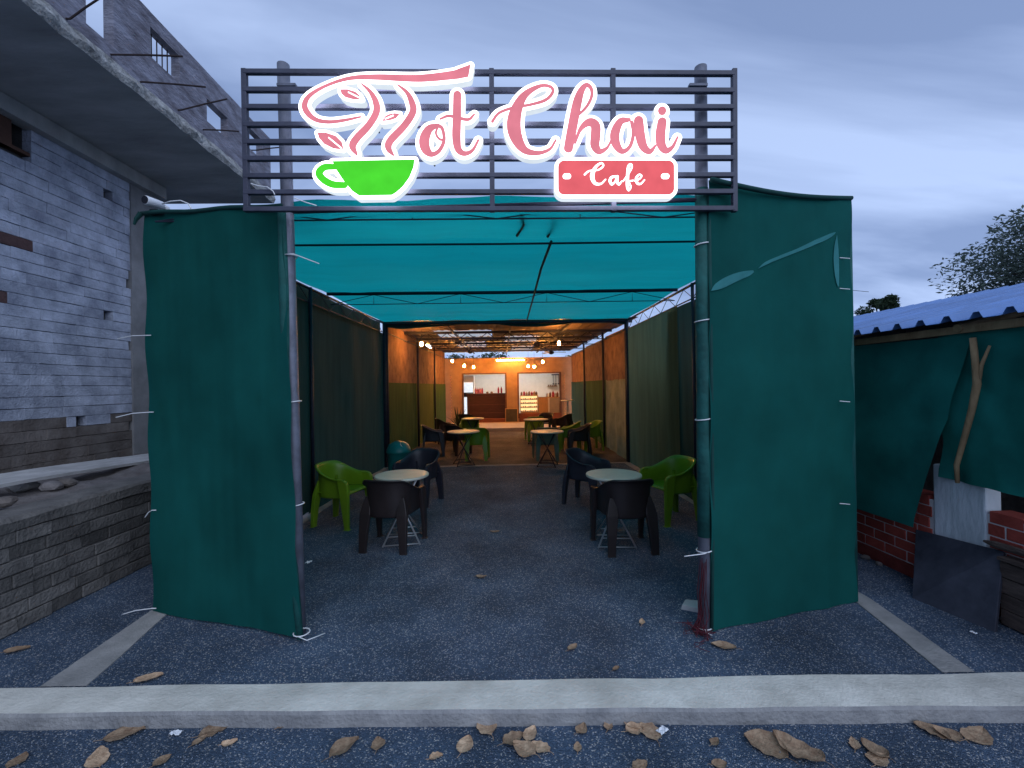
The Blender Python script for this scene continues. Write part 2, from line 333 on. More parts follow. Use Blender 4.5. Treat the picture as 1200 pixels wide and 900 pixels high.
def strip(name, a0, b0, a1, b1, xa, xb):
    """a flat paved strip: kerb end (a0 b0), tent corner (a1 b1), then straight along the tent wall"""
    key = [(a0, b0), (a1, b1), (Vector((xa, 8.97, 0)), Vector((xb, 8.97, 0)))]; mb = MB(); vs = []; n = 40
    for k in range(2):
        for i in range(n+(k == 1)):
            t = i/n; a = key[k][0].lerp(key[k+1][0], t); b = key[k][1].lerp(key[k+1][1], t)
            e1, e2 = 0.006*nval((a.y, a.x, 0), 3)+0.003*nval((a.y, 2, 0), 14), 0.006*nval((b.y, b.x, 0), 3)+0.003*nval((b.y, 7, 0), 14)
            vs += [(a.x+e1, a.y, -0.02), (a.x+e1, a.y, 0.006), (b.x+e2, b.y, 0.006), (b.x+e2, b.y, -0.02)]
    m_ = len(vs)//4; mb.add(vs, [(i*4+j, (i+1)*4+j, (i+1)*4+j+1, i*4+j+1) for i in range(m_-1) for j in range(3)])
    return struct(mb.build(name, concrete2))
def onback(p): return Vector((p.x, kback(p.x)+0.003, 0))
la, lb, ra, rb = onback(G(46, 806)), onback(G(100, 806)), onback(G(1104, 788)), onback(G(1142, 788))
strip('paved_strip', la, lb, G(176, 717), G(199, 717), -2.62, -2.40)
strip('paved_strip', ra, rb, G(1000, 703), G(1021, 703), 2.50, 2.68)
struct(MB().box((-2.6, 8.98, -0.05), (2.75, 9.08, 0.012)).build('threshold_strip', concrete2))

def scatter(name, n, xr, yr, z, r0, r1, material, parent=None, dens=None):
    """loose stone chips: one mesh of tiny octahedra"""
    x = rng.uniform(*xr, n); y = yr[0]+(yr[1]-yr[0])*rng.random(n)**1.6
    r = rng.uniform(r0, r1, n)*rng.uniform(0.5, 1, n)
    base = np.array([(1,0,0),(0,1,0),(-1,0,0),(0,-1,0),(0,0,0.75),(0,0,-0.5)], float)
    tri = np.array([(0,1,4),(1,2,4),(2,3,4),(3,0,4),(1,0,5),(2,1,5),(3,2,5),(0,3,5)])
    a = rng.uniform(0, 6.28, n); ca, sa = np.cos(a), np.sin(a)
    jit = rng.uniform(0.55, 1.25, (n, 6, 1)); b = base[None]*jit*r[:, None, None]
    vx = b[..., 0]*ca[:, None]-b[..., 1]*sa[:, None]+x[:, None]; vy = b[..., 0]*sa[:, None]+b[..., 1]*ca[:, None]+y[:, None]
    vz = b[..., 2]+z+r[:, None]*0.25
    V = np.stack([vx, vy, vz], -1).reshape(-1, 3); F = (tri[None]+6*np.arange(n)[:, None, None]).reshape(-1, 3)
    me = bpy.data.meshes.new(name); me.vertices.add(len(V)); me.vertices.foreach_set('co', V.ravel())
    me.loops.add(F.size); me.loops.foreach_set('vertex_index', F.ravel().astype(np.int32))
    me.polygons.add(len(F)); me.polygons.foreach_set('loop_start', np.arange(0, F.size, 3, dtype=np.int32)); me.polygons.foreach_set('loop_total', np.full(len(F), 3, np.int32))
    me.update(); me.validate()
    o = bpy.data.objects.new(name, me); C.objects.link(o); me.materials.append(material); o['kind'] = 'stuff'
    return o
chip = mat('stone_chip', (0.045, 0.06, 0.085), 0.8, col2=(0.27, 0.32, 0.41), scale=60, var=0.5)
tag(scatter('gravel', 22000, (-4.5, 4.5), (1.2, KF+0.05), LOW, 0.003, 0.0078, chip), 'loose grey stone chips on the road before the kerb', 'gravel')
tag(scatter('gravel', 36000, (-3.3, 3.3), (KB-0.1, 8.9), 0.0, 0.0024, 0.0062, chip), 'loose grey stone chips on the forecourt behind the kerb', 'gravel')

# ------------------------------------------------------------------ block building on the left
def brick_mesh(L, H, D, bev=0.006, jit=0.003, seed=0):
    rr = random.Random(seed); bm = bmesh.new(); bmesh.ops.create_cube(bm, size=1)
    for v in bm.verts: v.co = Vector((v.co.x*D, v.co.y*L, v.co.z*H)) + Vector([rr.uniform(-jit, jit) for _ in range(3)])
    bmesh.ops.bevel(bm, geom=list(bm.edges), offset=bev, segments=1, affect='EDGES')
    me = bpy.data.meshes.new('brick'); bm.to_mesh(me); bm.free(); return me
def put(me, material, loc, parent, name='brick', scale=None):
    o = bpy.data.objects.new(name, me); C.objects.link(o); o.parent = parent; o.location = loc
    if not me.materials: me.materials.append(material)
    o.material_slots[0].link = 'OBJECT'; o.material_slots[0].material = material
    if scale: o.scale = scale
    return o
BX = -4.70; SOF = 4.46; EDGE = -3.40; YEND = 6.62
bld = thing('block_building', 'unfinished grey block building with overhanging concrete slab beside the tent', 'building', (BX, 4, 0))
off = -Vector((BX, 4, 0))
def bpart(mb, name, material, **k):
    o = mb.build(name, material, bld, **k); o.location = off; return o
core = MB()
wy0, wy1, wz0 = 2.2, 4.47, 4.03       # opening under the slab
core.box((BX-0.4, -1.5, -0.08), (BX-0.09, 6.05, wz0)); core.box((BX-0.4, -1.5, wz0), (BX-0.09, wy0, SOF-0.002)); core.box((BX-0.4, wy1, wz0), (BX-0.09, 6.05, SOF-0.002))
wall = bpart(core, 'wall', mortar_dark)
bpart(MB().box((BX-3, -1.5, 0), (BX-2.9, 6.05, SOF+0.1)).box((BX-2.9, 5.95, 0), (BX-0.41, 6.04, SOF+0.1)).box((BX-2.9, -1.5, 0), (BX-0.41, -1.4, SOF+0.1)).box((BX-2.9, -1.4, SOF+0.03), (BX-0.31, 5.94, SOF+0.1)), 'back_wall', mortar_dark)
fr = MB(); fr.box((BX-0.08, 4.20, wz0), (BX-0.005, 4.30, SOF-0.005)); fr.box((BX-0.085, wy0, wz0), (BX-0.01, wy1, wz0+0.035))
bpart(fr, 'window_frame', mat('brown_frame', (0.10, 0.05, 0.035), 0.8, var=0.25))
# a smooth concrete column closes the far end of the wall
bpart(MB().box((BX-0.12, 5.62, 0.8), (BX+0.02, 6.06, SOF-0.004)), 'column', mat('column_concrete', (0.24, 0.24, 0.245), 0.9, var=0.22, scale=3, bump=0.3))
CH = 0.112
bm_v = [brick_mesh(L, CH-0.006, 0.10, bev=0.0018, seed=i, jit=0.0030) for i, L in enumerate((0.22, 0.30, 0.38, 0.46, 0.11))]
bl_len = (0.22, 0.30, 0.38, 0.46, 0.11)
rr = random.Random(3); holes = [(5.30, 2.60), (5.32, 3.98), (4.95, 1.35)]
rest = MB(); cnt = 0
ncourse = int((SOF-0.72)/CH)
for c in range(ncourse):
    z = 0.72+CH*(c+0.5); y = -1.4+rr.uniform(0, 0.2)
    while y < 5.60:
        k = rr.choice((0, 0, 1, 1, 2, 3)); L = bl_len[k]
        if y+L > 5.62: L = 5.62-y
        cy = y+L/2; y += L+0.0003
        if L < 0.07: continue
        if z+CH/2 > wz0+0.02 and cy+L/2 > wy0 and cy-L/2 < wy1:
            if cy+L/2 < wy1+0.05: continue
            e1 = cy+L/2; L = e1-wy1; cy = wy1+L/2
        parts = [(cy, L)]
        for hy, hz_ in holes:
            if abs(z-hz_) < CH*0.5 and cy-L/2 < hy+0.06 and cy+L/2 > hy-0.06:
                a0, a1 = cy-L/2, cy+L/2; parts = [((a+b)/2, b-a) for a, b in ((a0, hy-0.06), (hy+0.06, a1)) if b-a > 0.02]
        for cy, L in parts:
            x = BX-0.05+rr.uniform(-0.004, 0.004)
            if cy < 3.75:
                rest.box((x-0.05, cy-L/2+0.001, z-CH/2+0.003), (x+0.05, cy+L/2-0.001, z+CH/2-0.003)); continue
            red = cy-L/2 < 4.02 and (3.02 < z < 3.2 or 2.55 < z < 2.75)
            dirty = z < 1.34+0.12*nval((cy, 0, 0), 1.3)
            mt = block_red if red else (block_dirty if dirty else block)
            put(bm_v[k], mt, (x, cy, z), wall, scale=(1, L/bl_len[k], 1)); cnt += 1
o = rest.build('brick', block, wall); o['kind'] = 'stuff'
# slab with a broken edge
def slab_mb():
    mb = MB(); n = 90; vs = []; k = 5
    for i in range(n+1):
        y = -1.5+(YEND+1.5)*i/n
        j = lambda s, q: 0.030*nval((y, s, 0), q)+0.014*nval((y, s+9, 0), q*4)
        vs += [(BX-0.3, y, SOF), (EDGE+j(1, 3)*1.2, y, SOF+0.4*j(2, 4)), (EDGE+0.02+j(3, 5)*1.4, y, SOF+0.06+j(4, 5)), (EDGE-0.015+j(5, 4), y, SOF+0.145+j(6, 4)*0.8), (BX-0.3, y, SOF+0.14)]
    fs = [(i*k+j, i*k+(j+1) % k, (i+1)*k+(j+1) % k, (i+1)*k+j) for i in range(n) for j in range(k)]
    fs += [tuple(range(k)), tuple(n*k+j for j in range(k-1, -1, -1))]
    return mb.add(vs, fs)
sb_ = bpart(slab_mb(), 'slab', soffit); sb_.data.materials.append(fascia)
for p in sb_.data.polygons:
    if p.center.x > EDGE-0.12: p.material_index = 1
bpart(MB().box((BX-0.06, -1.5, SOF-0.16), (BX+0.10, 6.1, SOF-0.003)), 'ring_beam', soffit)
# parapet wall with openings to the sky
PZ0, PZ1 = SOF+0.10, 5.42
pm = MB(); wins = [(3.70, 3.96, 4.74, 5.24), (4.37, 4.76, 4.97, 5.27), (5.19, 5.58, 4.83, 5.10), (6.0, 6.38, 4.98, 5.27)]
pw = thing('parapet', '', '') if False else None
ys = -1.5
for (a, b, z0, z1) in wins:
    pm.box((EDGE-0.12, ys, PZ0), (EDGE-0.03, a, PZ1)); pm.box((EDGE-0.119, a, PZ0), (EDGE-0.031, b, z0)); pm.box((EDGE-0.119, a, z1), (EDGE-0.031, b, PZ1-0.002)); ys = b
pm.box((EDGE-0.12, ys, PZ0), (EDGE-0.03, YEND-0.02, PZ1))
par = bpart(pm, 'parapet', parapet_m)
# grille of rods in one opening
for q in (4.47, 4.54, 4.61, 4.68):
    MB().tube([(EDGE-0.1, q, 4.96), (EDGE-0.1, q, 5.28)], 0.006, 5).build('grille_rod', rust, par)
for (px, py, qx, qy) in ((82, 22, 118, -3), (134, 64, 214, 66), (168, 96, 241, 102), (212, 129, 266, 116), (241, 152, 280, 154), (300, 176, 335, 172)):
    a = PX(px, py, EDGE); ye = a.y; b = PY(qx, qy, ye)
    bpart(MB().tube([a-Vector((0.1, 0, 0)), a, (a+b)/2+Vector((0, 0, 0.004)), b], 0.008, 6), 'reinforcing_bar', rust)
print('wall bricks', cnt)

# plinth in front of the wall
pl = thing('plinth_wall', 'low dark brick retaining wall below the grey block building', 'wall', (EDGE, 3.5, 0))
def ppart(mb, name, material, **k):
    o = mb.build(name, material, pl, **k); o.location = -Vector((EDGE, 3.5, 0)); return o
ppart(MB().box((BX+0.002, -1.5, -0.08), (EDGE-0.02, 6.3, 0.74)), 'core', mortar_mid)
PLH = 0.80; pc = 8; ph = PLH/pc
pb = [brick_mesh(L, ph-0.007, 0.10, bev=0.004, seed=20+i, jit=0.004) for i, L in enumerate((0.23, 0.12, 0.34))]
rr = random.Random(11)
for c in range(pc-1):
    z = ph*(c+0.5); y = 1.55+(0.12 if c % 2 else 0)
    while y < 5.2:
        k = rr.choice((0, 0, 2, 1)); L = (0.23, 0.12, 0.34)[k]
        put(pb[k], plinth_brick, (EDGE-0.05+rr.uniform(-0.006, 0.008), y+L/2, z), pl).location -= Vector((EDGE, 3.5, 0)); y += L+0.006
far = MB()
for c in range(pc-1):
    for y0, y1 in ((-1.5, 1.5), (5.45, 6.3)):
        y = y0
        while y < y1: far.box((EDGE-0.1, y, ph*c+0.005), (EDGE-0.003, y+0.225, ph*(c+1)-0.005)); y += 0.24
o = ppart(far, 'brick', plinth_brick); o['kind'] = 'stuff'
def cop(u, v):
    y = -1.5+7.8*u; prof = [(EDGE+0.012, ph*(pc-1)+0.003), (EDGE+0.014, PLH-0.02), (EDGE-0.01, PLH), (EDGE-0.28, PLH+0.01), (EDGE-0.33, PLH-0.03)]
    a = prof[min(4, int(round(v*4)))]
    return (a[0]+0.02*nval((y, v, 0), 2.2), y, a[1]+0.018*nval((y, v, 7), 2.6))
ppart(MB().grid(cop, 120, 4), 'coping', plinth_brick, smooth=False)
def fill(u, v):
    y = -1.5+7.8*u; x = EDGE-0.25-(abs(BX-EDGE)-0.25)*v
    return (x, y, 0.775+0.07*v+0.06*nval((x, y, 0), 2.1)+0.03*nval((x, y, 3), 7))
ppart(MB().grid(fill, 110, 22), 'earth_fill', earth, smooth=True)
# things lying on the plinth
def lump(r, seed, sq=(1, 1, 0.6)):
    bm = bmesh.new(); bmesh.ops.create_icosphere(bm, subdivisions=2, radius=r); rs = random.Random(seed)
    for v in bm.verts:
        k = 1+0.35*noise.noise(v.co*(2.2/r*0.5)+Vector((seed, 0, 0))); v.co = Vector((v.co.x*sq[0], v.co.y*sq[1], v.co.z*sq[2]))*k
    me = bpy.data.meshes.new('rubble'); bm.to_mesh(me); bm.free(); return me
pk = MB(); a, b = Vector((-4.08, 2.9, 0.935)), Vector((-4.12, 5.75, 0.865))
n = 24
def plankf(): 
    vs = []
    for i in range(n+1):
        t = i/n; p = a.lerp(b, t)+Vector((0, 0, 0.018*math.sin(t*5)))
        w = 0.085+0.006*nval((t*9, 0, 0), 1); d = Vector((w, 0, -0.03)); h = Vector((0, 0, 0.028))
        vs += [p-d, p+d, p+d+h, p-d+h]
    fs = [(i*4+j, i*4+(j+1) % 4, (i+1)*4+(j+1) % 4, (i+1)*4+j) for i in range(n) for j in range(4)]+[(0, 1, 2, 3), (n*4+3, n*4+2, n*4+1, n*4)]
    return MB().add(vs, fs)
tag(plankf().build('plank', plank_m), 'long weathered pale plank lying along the top of the plinth wall', 'plank')
rub = [(4, 592, 0.10), (28, 572, 0.13), (60, 573, 0.11), (78, 569, 0.10), (27, 545, 0.10), (95, 536, 0.09), (123, 529, 0.09), (48, 560, 0.06), (112, 552, 0.05)]
for i, (px, py, r) in enumerate(rub):
    p = G(px, py, 0.82); p.x = max(min(p.x, EDGE-0.3), BX+0.15)
    o = bpy.data.objects.new('rubble_stone', lump(r*0.7, i+2)); C.objects.link(o); o.location = p+Vector((0, 0, 0.025)); o.rotation_euler = (0, 0, i*1.3)
    o.data.materials.append((block_dirty, concrete2, earth)[i % 3])
    tag(o, 'rough lump of broken rubble on top of the plinth wall', 'rubble', 'rubble lumps on the plinth wall')
pp = G(113, 549, 0.80)
o = MB().bar(pp+Vector((-0.10, -0.10, 0.03)), pp+Vector((0.03, 0.10, 0.09)), 0.022, 0.012).build('wood_splinter', plank_m); tag(o, 'short pale wood splinter sticking up beside the plank', 'splinter')

# ------------------------------------------------------------------ green net tent
tent = thing('net_tent', 'green shade net tent on pipe posts with open front', 'tent', (0, 2.85, 0))
TO = -Vector((0, 2.85, 0))
def tpart(mb, name, material, **k):
    o = mb.build(name, material, tent, **k); o.location = TO; return o
LP_b, RP_b = G(351, 741), G(826, 737)
LP_t, RP_t = PY(332, 76, LP_b.y), PY(821, 79, RP_b.y)
for nm, a, b in (('post', LP_b, LP_t), ('post', RP_b, RP_t)):
    tpart(MB().tube([a-Vector((0, 0, 0.02)), a.lerp(b, 0.33), a.lerp(b, 0.66), b], 0.040, 16), nm, pipe, smooth=True)
LC_b, LC_t = G(179, 717), Vector((-2.58, 3.17, 2.90))
RC_b, RC_t = G(1000, 703), Vector((2.66, 3.27, 3.03))
LC_t = PY(168, 251, LC_b.y); RC_t = PY(992, 233, RC_b.y)
def lp(z): return LP_b.lerp(LP_t, z/LP_t.z)
def rpp(z): return RP_b.lerp(RP_t, z/RP_t.z)
tpart(MB().tube([RC_b, RC_t+Vector((0, 0, -0.02))], 0.030, 12), 'post', pipe_green, smooth=True)
tpart(MB().tube([LC_b+Vector((0.03, 0.03, 0)), LC_t+Vector((0.03, 0.03, 0))], 0.026, 12), 'post', pipe, smooth=True)
XL0, XL1, XR0, XR1, YB = LC_b.x+0.02, -2.45, RC_b.x-0.02, 2.64, 9.05
YF = LC_b.y+0.02; YM = LP_b.y-0.01
ZR = 3.0
def xl(y): return XL0+(XL1-XL0)*(y-YF)/(YB-YF)
def xr(y): return XR0+(XR1-XR0)*(y-YF)/(YB-YF)
def sheet(P, nu, nv, amp, fr_, seed=0, dirn=(0, -1, 0), folds=0.0, ff=14.0, bottom=0.0):
    """cloth between four corners P00 P10 P11 P01 with wrinkles pushed along dirn"""
    p00, p10, p11, p01 = [Vector(p) for p in P]; dv = Vector(dirn)
    def fn(u, v):
        p = (p00*(1-u)+p10*u)*(1-v)+(p01*(1-u)+p11*u)*v
        e = min(1, 8*min(u, 1-u)+0.15)
        w = amp*e*noise.noise(Vector((p.x*fr_+seed, p.y*fr_, p.z*fr_*0.45)))+folds*e*math.sin(u*ff+1.3*noise.noise(Vector((p.x, p.y, p.z*0.7+seed)))*3)
        q = p+dv*w
        if v == 0 and bottom: q.z += bottom*noise.noise(Vector((u*6, seed, 0)))
        return q
    return MB().grid(fn, nu, nv)
# front flaps, pulled from the corner to the sign posts
def flap(Pb, Pt_, Qb, Qt, sag, seed, curve=0.05):
    def fn(u, v):
        b = Pb.lerp(Qb, u); t = Pt_.lerp(Qt, u); t = t-Vector((0, 0, sag*math.sin(math.pi*u)))
        p = b.lerp(t, v); d = (Qb-Pb).normalized(); nrm = Vector((d.y, -d.x, 0)); nrm = nrm if nrm.y < 0 else -nrm
        e = min(1, 7*min(u, 1-u)+0.1)
        w = 0.04*e*noise.noise(Vector((u*2.4+seed, v*1.6, 0)))+0.011*e*noise.noise(Vector((u*6+v*5+seed, v*3-u*4, 2)))+0.004*e*noise.noise(Vector((u*24+seed, v*3.5, 5)))+0.010*(1-e)*math.sin(v*26+seed)+0.05*curve*math.sin(math.pi*u)
        w += 0.012*e*math.sin((u*0.8+v)*7+seed)*v
        p = p+nrm*w
        if v == 0: p.z = max(0.006, p.z+0.010+0.006*noise.noise(Vector((u*5, seed, 0))))
        return p
    return MB().grid(fn, 60, 80)
lq_b = G(352, 752)+Vector((0.0, 0, 0)); lq_t = lp(2.88)+Vector((-0.01, -0.05, 0))
tpart(flap(LC_b, LC_t, Vector((lq_b.x, lq_b.y, 0.015)), lq_t, 0.0, 3), 'front_flap', net, smooth=True)
rq_b = G(834, 741); rq_t = rpp(2.985)+Vector((0.02, -0.05, 0))
rflap = tpart(flap(RC_b+Vector((0, -0.035, 0)), RC_t+Vector((0, -0.035, 0)), rq_b, rq_t, 0.035, 8), 'front_flap', net, smooth=True)
def hemline(pts, r=0.014): return MB().tube(pts, r, 8)
tpart(hemline([LC_t.lerp(lq_t, t/12)+Vector((0, -0.012, 0.006*math.sin(t))) for t in range(13)], 0.016), 'hem', hem, smooth=True)
tpart(hemline([RC_t.lerp(rq_t, t/12)+Vector((0, -0.045, -0.014-0.035*math.sin(math.pi*t/12))) for t in range(13)], 0.017), 'hem', hem, smooth=True)
tpart(MB().tube([rpp(0.62), rpp(1.2), rpp(2.0), rpp(2.95)], [0.043, 0.044, 0.044, 0.043], 14), 'wrapped_edge', pipe_green, smooth=True)
tpart(MB().tube([rq_b+Vector((0, 0, 0.03)), rpp(0.7)+Vector((0.045, -0.03, 0)), rpp(1.6)+Vector((0.04, -0.035, 0)), rpp(2.9)+Vector((0.03, -0.04, 0))], 0.012, 8), 'hem', hem, smooth=True)
# net wrapped round the left post
tpart(MB().tube([lq_b+Vector((0, 0, 0.02)), lp(0.6)+Vector((-0.03, -0.022, 0)), lp(1.4)+Vector((-0.028, -0.022, 0)), lp(2.3)+Vector((-0.02, -0.03, 0)), lp(2.86)+Vector((-0.02, -0.03, 0))], [0.02, 0.032, 0.03, 0.034, 0.03], 10), 'wrapped_edge', pipe_green, smooth=True)
# pale slit patches on the right flap; sky showing through is put into their colour
from mathutils.bvhtree import BVHTree
bvh = BVHTree.FromPolygons([tuple(v.co) for v in rflap.data.vertices], [tuple(p.vertices) for p in rflap.data.polygons])
def lens(pts, name):
    """a patch that follows the cloth: outline resampled, filled towards its middle line"""
    cx_ = sum(p[0] for p in pts)/len(pts); cy_ = sum(p[1] for p in pts)/len(pts); ring = []
    n_ = len(pts); sm = cat([(x, y, 0) for x, y in pts+pts[:1]], 2.0)[:-1]
    levels = [1.0, 0.6, 0.25]; vs = []
    for lv in levels:
        for (x, y, _) in sm:
            r_ = ray(cx_+(x-cx_)*lv, cy_+(y-cy_)*lv); h = bvh.ray_cast(CAM, r_.normalized())
            vs.append(h[0]-r_.normalized()*0.012)
    m_ = len(sm); fs = [(l*m_+k, l*m_+(k+1) % m_, (l+1)*m_+(k+1) % m_, (l+1)*m_+k) for l in range(2) for k in range(m_)]+[tuple(2*m_+k for k in range(m_))]
    tpart(MB().add(vs, fs), name, net_sky_tint, smooth=True)
lens([(833, 341), (838, 333), (850, 325), (866, 319), (883, 317), (880, 322), (865, 329), (846, 338)], 'sky_tint_slit')
lens([(888, 315), (897, 307), (915, 299), (935, 291), (960, 279), (979, 272), (972, 279), (950, 289), (925, 299), (900, 309)], 'sky_tint_slit')
lens([(981, 275), (983, 300), (983, 335), (979, 325), (977, 305), (978, 288)], 'sky_tint_slit')
# roof net sagging between the beams
beams_y = [2.86, 4.05, 6.25, YB]
def roof_fn(u, v):
    k = abs(2*u-1); yf = YM if k < 0.52 else YM+(YF-YM)*(k-0.52)/0.48
    y = yf+(YB+0.05-yf)*v
    x = xl(max(y, YF))+(xr(max(y, YF))-xl(max(y, YF)))*u
    sag = 0
    for a_, b_ in zip(beams_y[:-1], beams_y[1:]):
        if a_ <= y <= b_: sag = 0.06*math.sin(math.pi*(y-a_)/(b_-a_))
    zf = 2.90+0.06*u+(0.10-0.06*u)*min(1, v*5)
    z = zf-sag*(0.3+math.sin(math.pi*u)*0.7)+0.010*noise.noise(Vector((x*1.3, y*0.5, 0)))+0.008*math.sin(x*6+y*0.7)+0.012*noise.noise(Vector((x*4+y*0.8, y*0.7, 3)))
    return (x, y, z+0.03)
tpart(MB().grid(roof_fn, 60, 80), 'roof_net', roofnet, smooth=True)
# wavy hem at the back of the roof net
tpart(MB().grid(lambda u, v: (xl(YB)+(xr(YB)-xl(YB))*u, YB+0.03+0.03*math.sin(v*3), 3.02-(0.10+0.045*math.sin(u*13)+0.03*nval((u*9, 1, 0), 1))*v), 60, 3), 'roof_hem', hem, smooth=True)
for y, r, drop in ((4.05, 0.010, 0.02), (6.25, 0.024, 0.0), (YB, 0.022, 0.03)):
    tpart(MB().tube([(xl(y)+0.06, y, ZR-drop), (0, y, ZR-drop-0.008), (xr(y)-0.06, y, ZR-drop)], r, 8), 'crossbeam', steel, smooth=True)
for y, z1 in ((6.25, 2.845), (3.25, 2.90)):
    mb = MB(); mb.tube([(xl(y)+0.1, y, z1), (xr(y)-0.1, y, z1)], 0.006, 6)
    o = tpart(mb, 'truss_chord', steel)
    for i in range(4):
        xa = xl(y)+0.1+(xr(y)-xl(y)-0.2)*(i+0.5)/4; w = (xr(y)-xl(y)-0.2)/8
        tpart(MB().tube([(xa-w, y, z1), (xa, y, ZR-0.02), (xa, y, z1)], 0.005, 5).tube([(xa, y, ZR-0.02), (xa+w, y, z1)], 0.005, 5), 'truss_web', steel)
# crossbar, rafter rope and loose net rope under the sign
tpart(MB().tube([lp(2.86), rpp(2.88)], 0.016, 8), 'crossbar', steel)
def roofp(px, py, z): return G(px, py, z)
tpart(MB().tube([G(617, 377, 2.97), G(626, 345, 2.96), G(634, 315, 2.955), G(646, 283, 2.96)], 0.014, 6), 'seam_rope', hem)
tpart(MB().tube([G(642, 277, 2.965), G(648, 262, 2.955), G(652, 248, 2.96)], 0.014, 6), 'seam_rope', hem)
tpart(MB().tube([G(606, 276, 2.96), G(614, 262, 2.94), G(611, 248, 2.95)], 0.014, 6), 'seam_rope', hem)
# side walls
def side(y0, y1, z0, z1, side_, material, amp=0.03, seed=0, name='side_panel', inset=0.0, folds=0.008):
    fx = (lambda y: xl(y)-0.03+inset) if side_ < 0 else (lambda y: xr(y)+0.03-inset)
    P = [(fx(y0), y0, z0), (fx(y1), y1, z0), (fx(y1), y1, z1), (fx(y0), y0, z1)]
    return tpart(sheet(P, 40, 36, amp, 1.3, seed, (1, 0, 0), folds, 17, 0.02), name, material, smooth=True)
side(YF+0.02, 5.85, 0.05, 2.80, -1, net_in, seed=1, inset=0.03)
side(5.80, YB+0.35, 0.0, 2.79, -1, net_in, seed=2)
side(YF+0.03, 6.80, 0.0, 2.78, 1, net_in, seed=3)
side(6.40, YB, 0.0, 2.79, 1, net_olive, seed=4, inset=0.035)
# eave trusses along both sides
for sx, fx in ((-1, xl), (1, xr)):
    ch = MB().tube([(fx(3.35), 3.35, ZR-0.01), (fx(YB), YB, ZR-0.01)], 0.018, 8); tpart(ch, 'eave_pipe', steel, smooth=True)
    tpart(MB().tube([(fx(3.35), 3.35, 2.80), (fx(YB), YB, 2.80)], 0.010, 6), 'eave_chord', steel)
    for i in range(9):
        ya = 3.38+0.62*i; tpart(MB().tube([(fx(ya), ya, 2.80), (fx(ya+0.31), ya+0.31, ZR-0.02), (fx(ya+0.62), ya+0.62, 2.80)], 0.005, 5), 'eave_web', steel)
    tpart(MB().tube([(fx(5.83)-sx*0.02, 5.83, 0), (fx(5.83)-sx*0.02, 5.83, ZR)], 0.022, 10), 'post', steel, smooth=True)
    tpart(MB().tube([(fx(YB)-sx*0.02, YB, 0), (fx(YB)-sx*0.02, YB, ZR)], 0.034, 10), 'post', steel, smooth=True)
# extra net strip hanging behind the left eave so little sky shows there
tpart(sheet([(xl(3.4)-0.06, 3.4, 2.74), (xl(YB)-0.06, YB, 2.74), (xl(YB)-0.06, YB, 3.0), (xl(4.9)-0.06, 4.9, 3.0)], 30, 4, 0.02, 2, 5, (1, 0, 0)), 'eave_net', net_in, smooth=True)
# cable ties: a ring round the pipe, some with a loose tail
def cable_tie(c, r, tail=None, dz=0.0):
    pts = [c+Vector((r*math.cos(a_), r*math.sin(a_), dz*math.cos(a_))) for a_ in [2*math.pi*k/14 for k in range(15)]]
    mb = MB().tube(pts, 0.0042, 5, cap=False)
    if tail: mb.tube([c+Vector((0, -r, 0))]+tail, 0.0034, 5)
    tpart(mb, 'cable_tie', tie, smooth=True)
for py, tl in ((301, (374, 309)), (471, None), (591, None)):
    p = PY(341+(py-300)*0.027, py, LP_b.y); c = lp(p.z)
    cable_tie(c, 0.052, [c+Vector((0.06, -0.07, 0.0)), PY(tl[0], tl[1], LP_b.y-0.09)] if tl else None, 0.006)
for py, tl in ((287, None), (376, None), (491, None), (644, (802, 652)), (736, (858, 757))):
    p = PY(821+(py-280)*0.012, py, RP_b.y); c = rpp(max(0.02, p.z))
    cable_tie(c, 0.050, [c+Vector((-0.03, -0.07, 0.0)), PY(tl[0], tl[1], RP_b.y-0.09)] if tl else None, 0.007)
c = lp(0.03); cable_tie(Vector((lq_b.x, lq_b.y+0.02, 0.05)), 0.05, [Vector((lq_b.x+0.06, lq_b.y-0.04, 0.03)), G(381, 742, 0.02)])
for (x0, y0, x1, y1) in ((172, 393, 138, 397), (175, 483, 136, 489), (178, 598, 170, 606), (178, 713, 140, 721)):
    a_ = PY(x0, y0, LC_b.y-0.05); b_ = PY(x1, y1, LC_b.y-0.02)
    tpart(MB().tube([a_+Vector((0.03, 0, 0)), a_, a_.lerp(b_, 0.5)+Vector((0, 0, 0.01)), b_], 0.0036, 5), 'cable_tie', tie)
for py in (302, 338, 470, 590):
    a_ = PY(984, py, RC_b.y-0.09); b_ = PY(996, py+1, RC_b.y-0.09)
    tpart(MB().tube([a_, b_], 0.003, 5), 'cable_tie', tie)
tpart(MB().tube([PY(997, 340, 3.3), PY(1018, 342, 3.3)], 0.002, 5), 'cable_tie', steel)
tpart(MB().tube([LC_t+Vector((0, -0.02, 0)), LC_t+Vector((-0.03, -0.03, -0.05)), LC_t+Vector((-0.045, -0.03, -0.09))], [0.02, 0.014, 0.008], 7), 'loose_corner', hem)

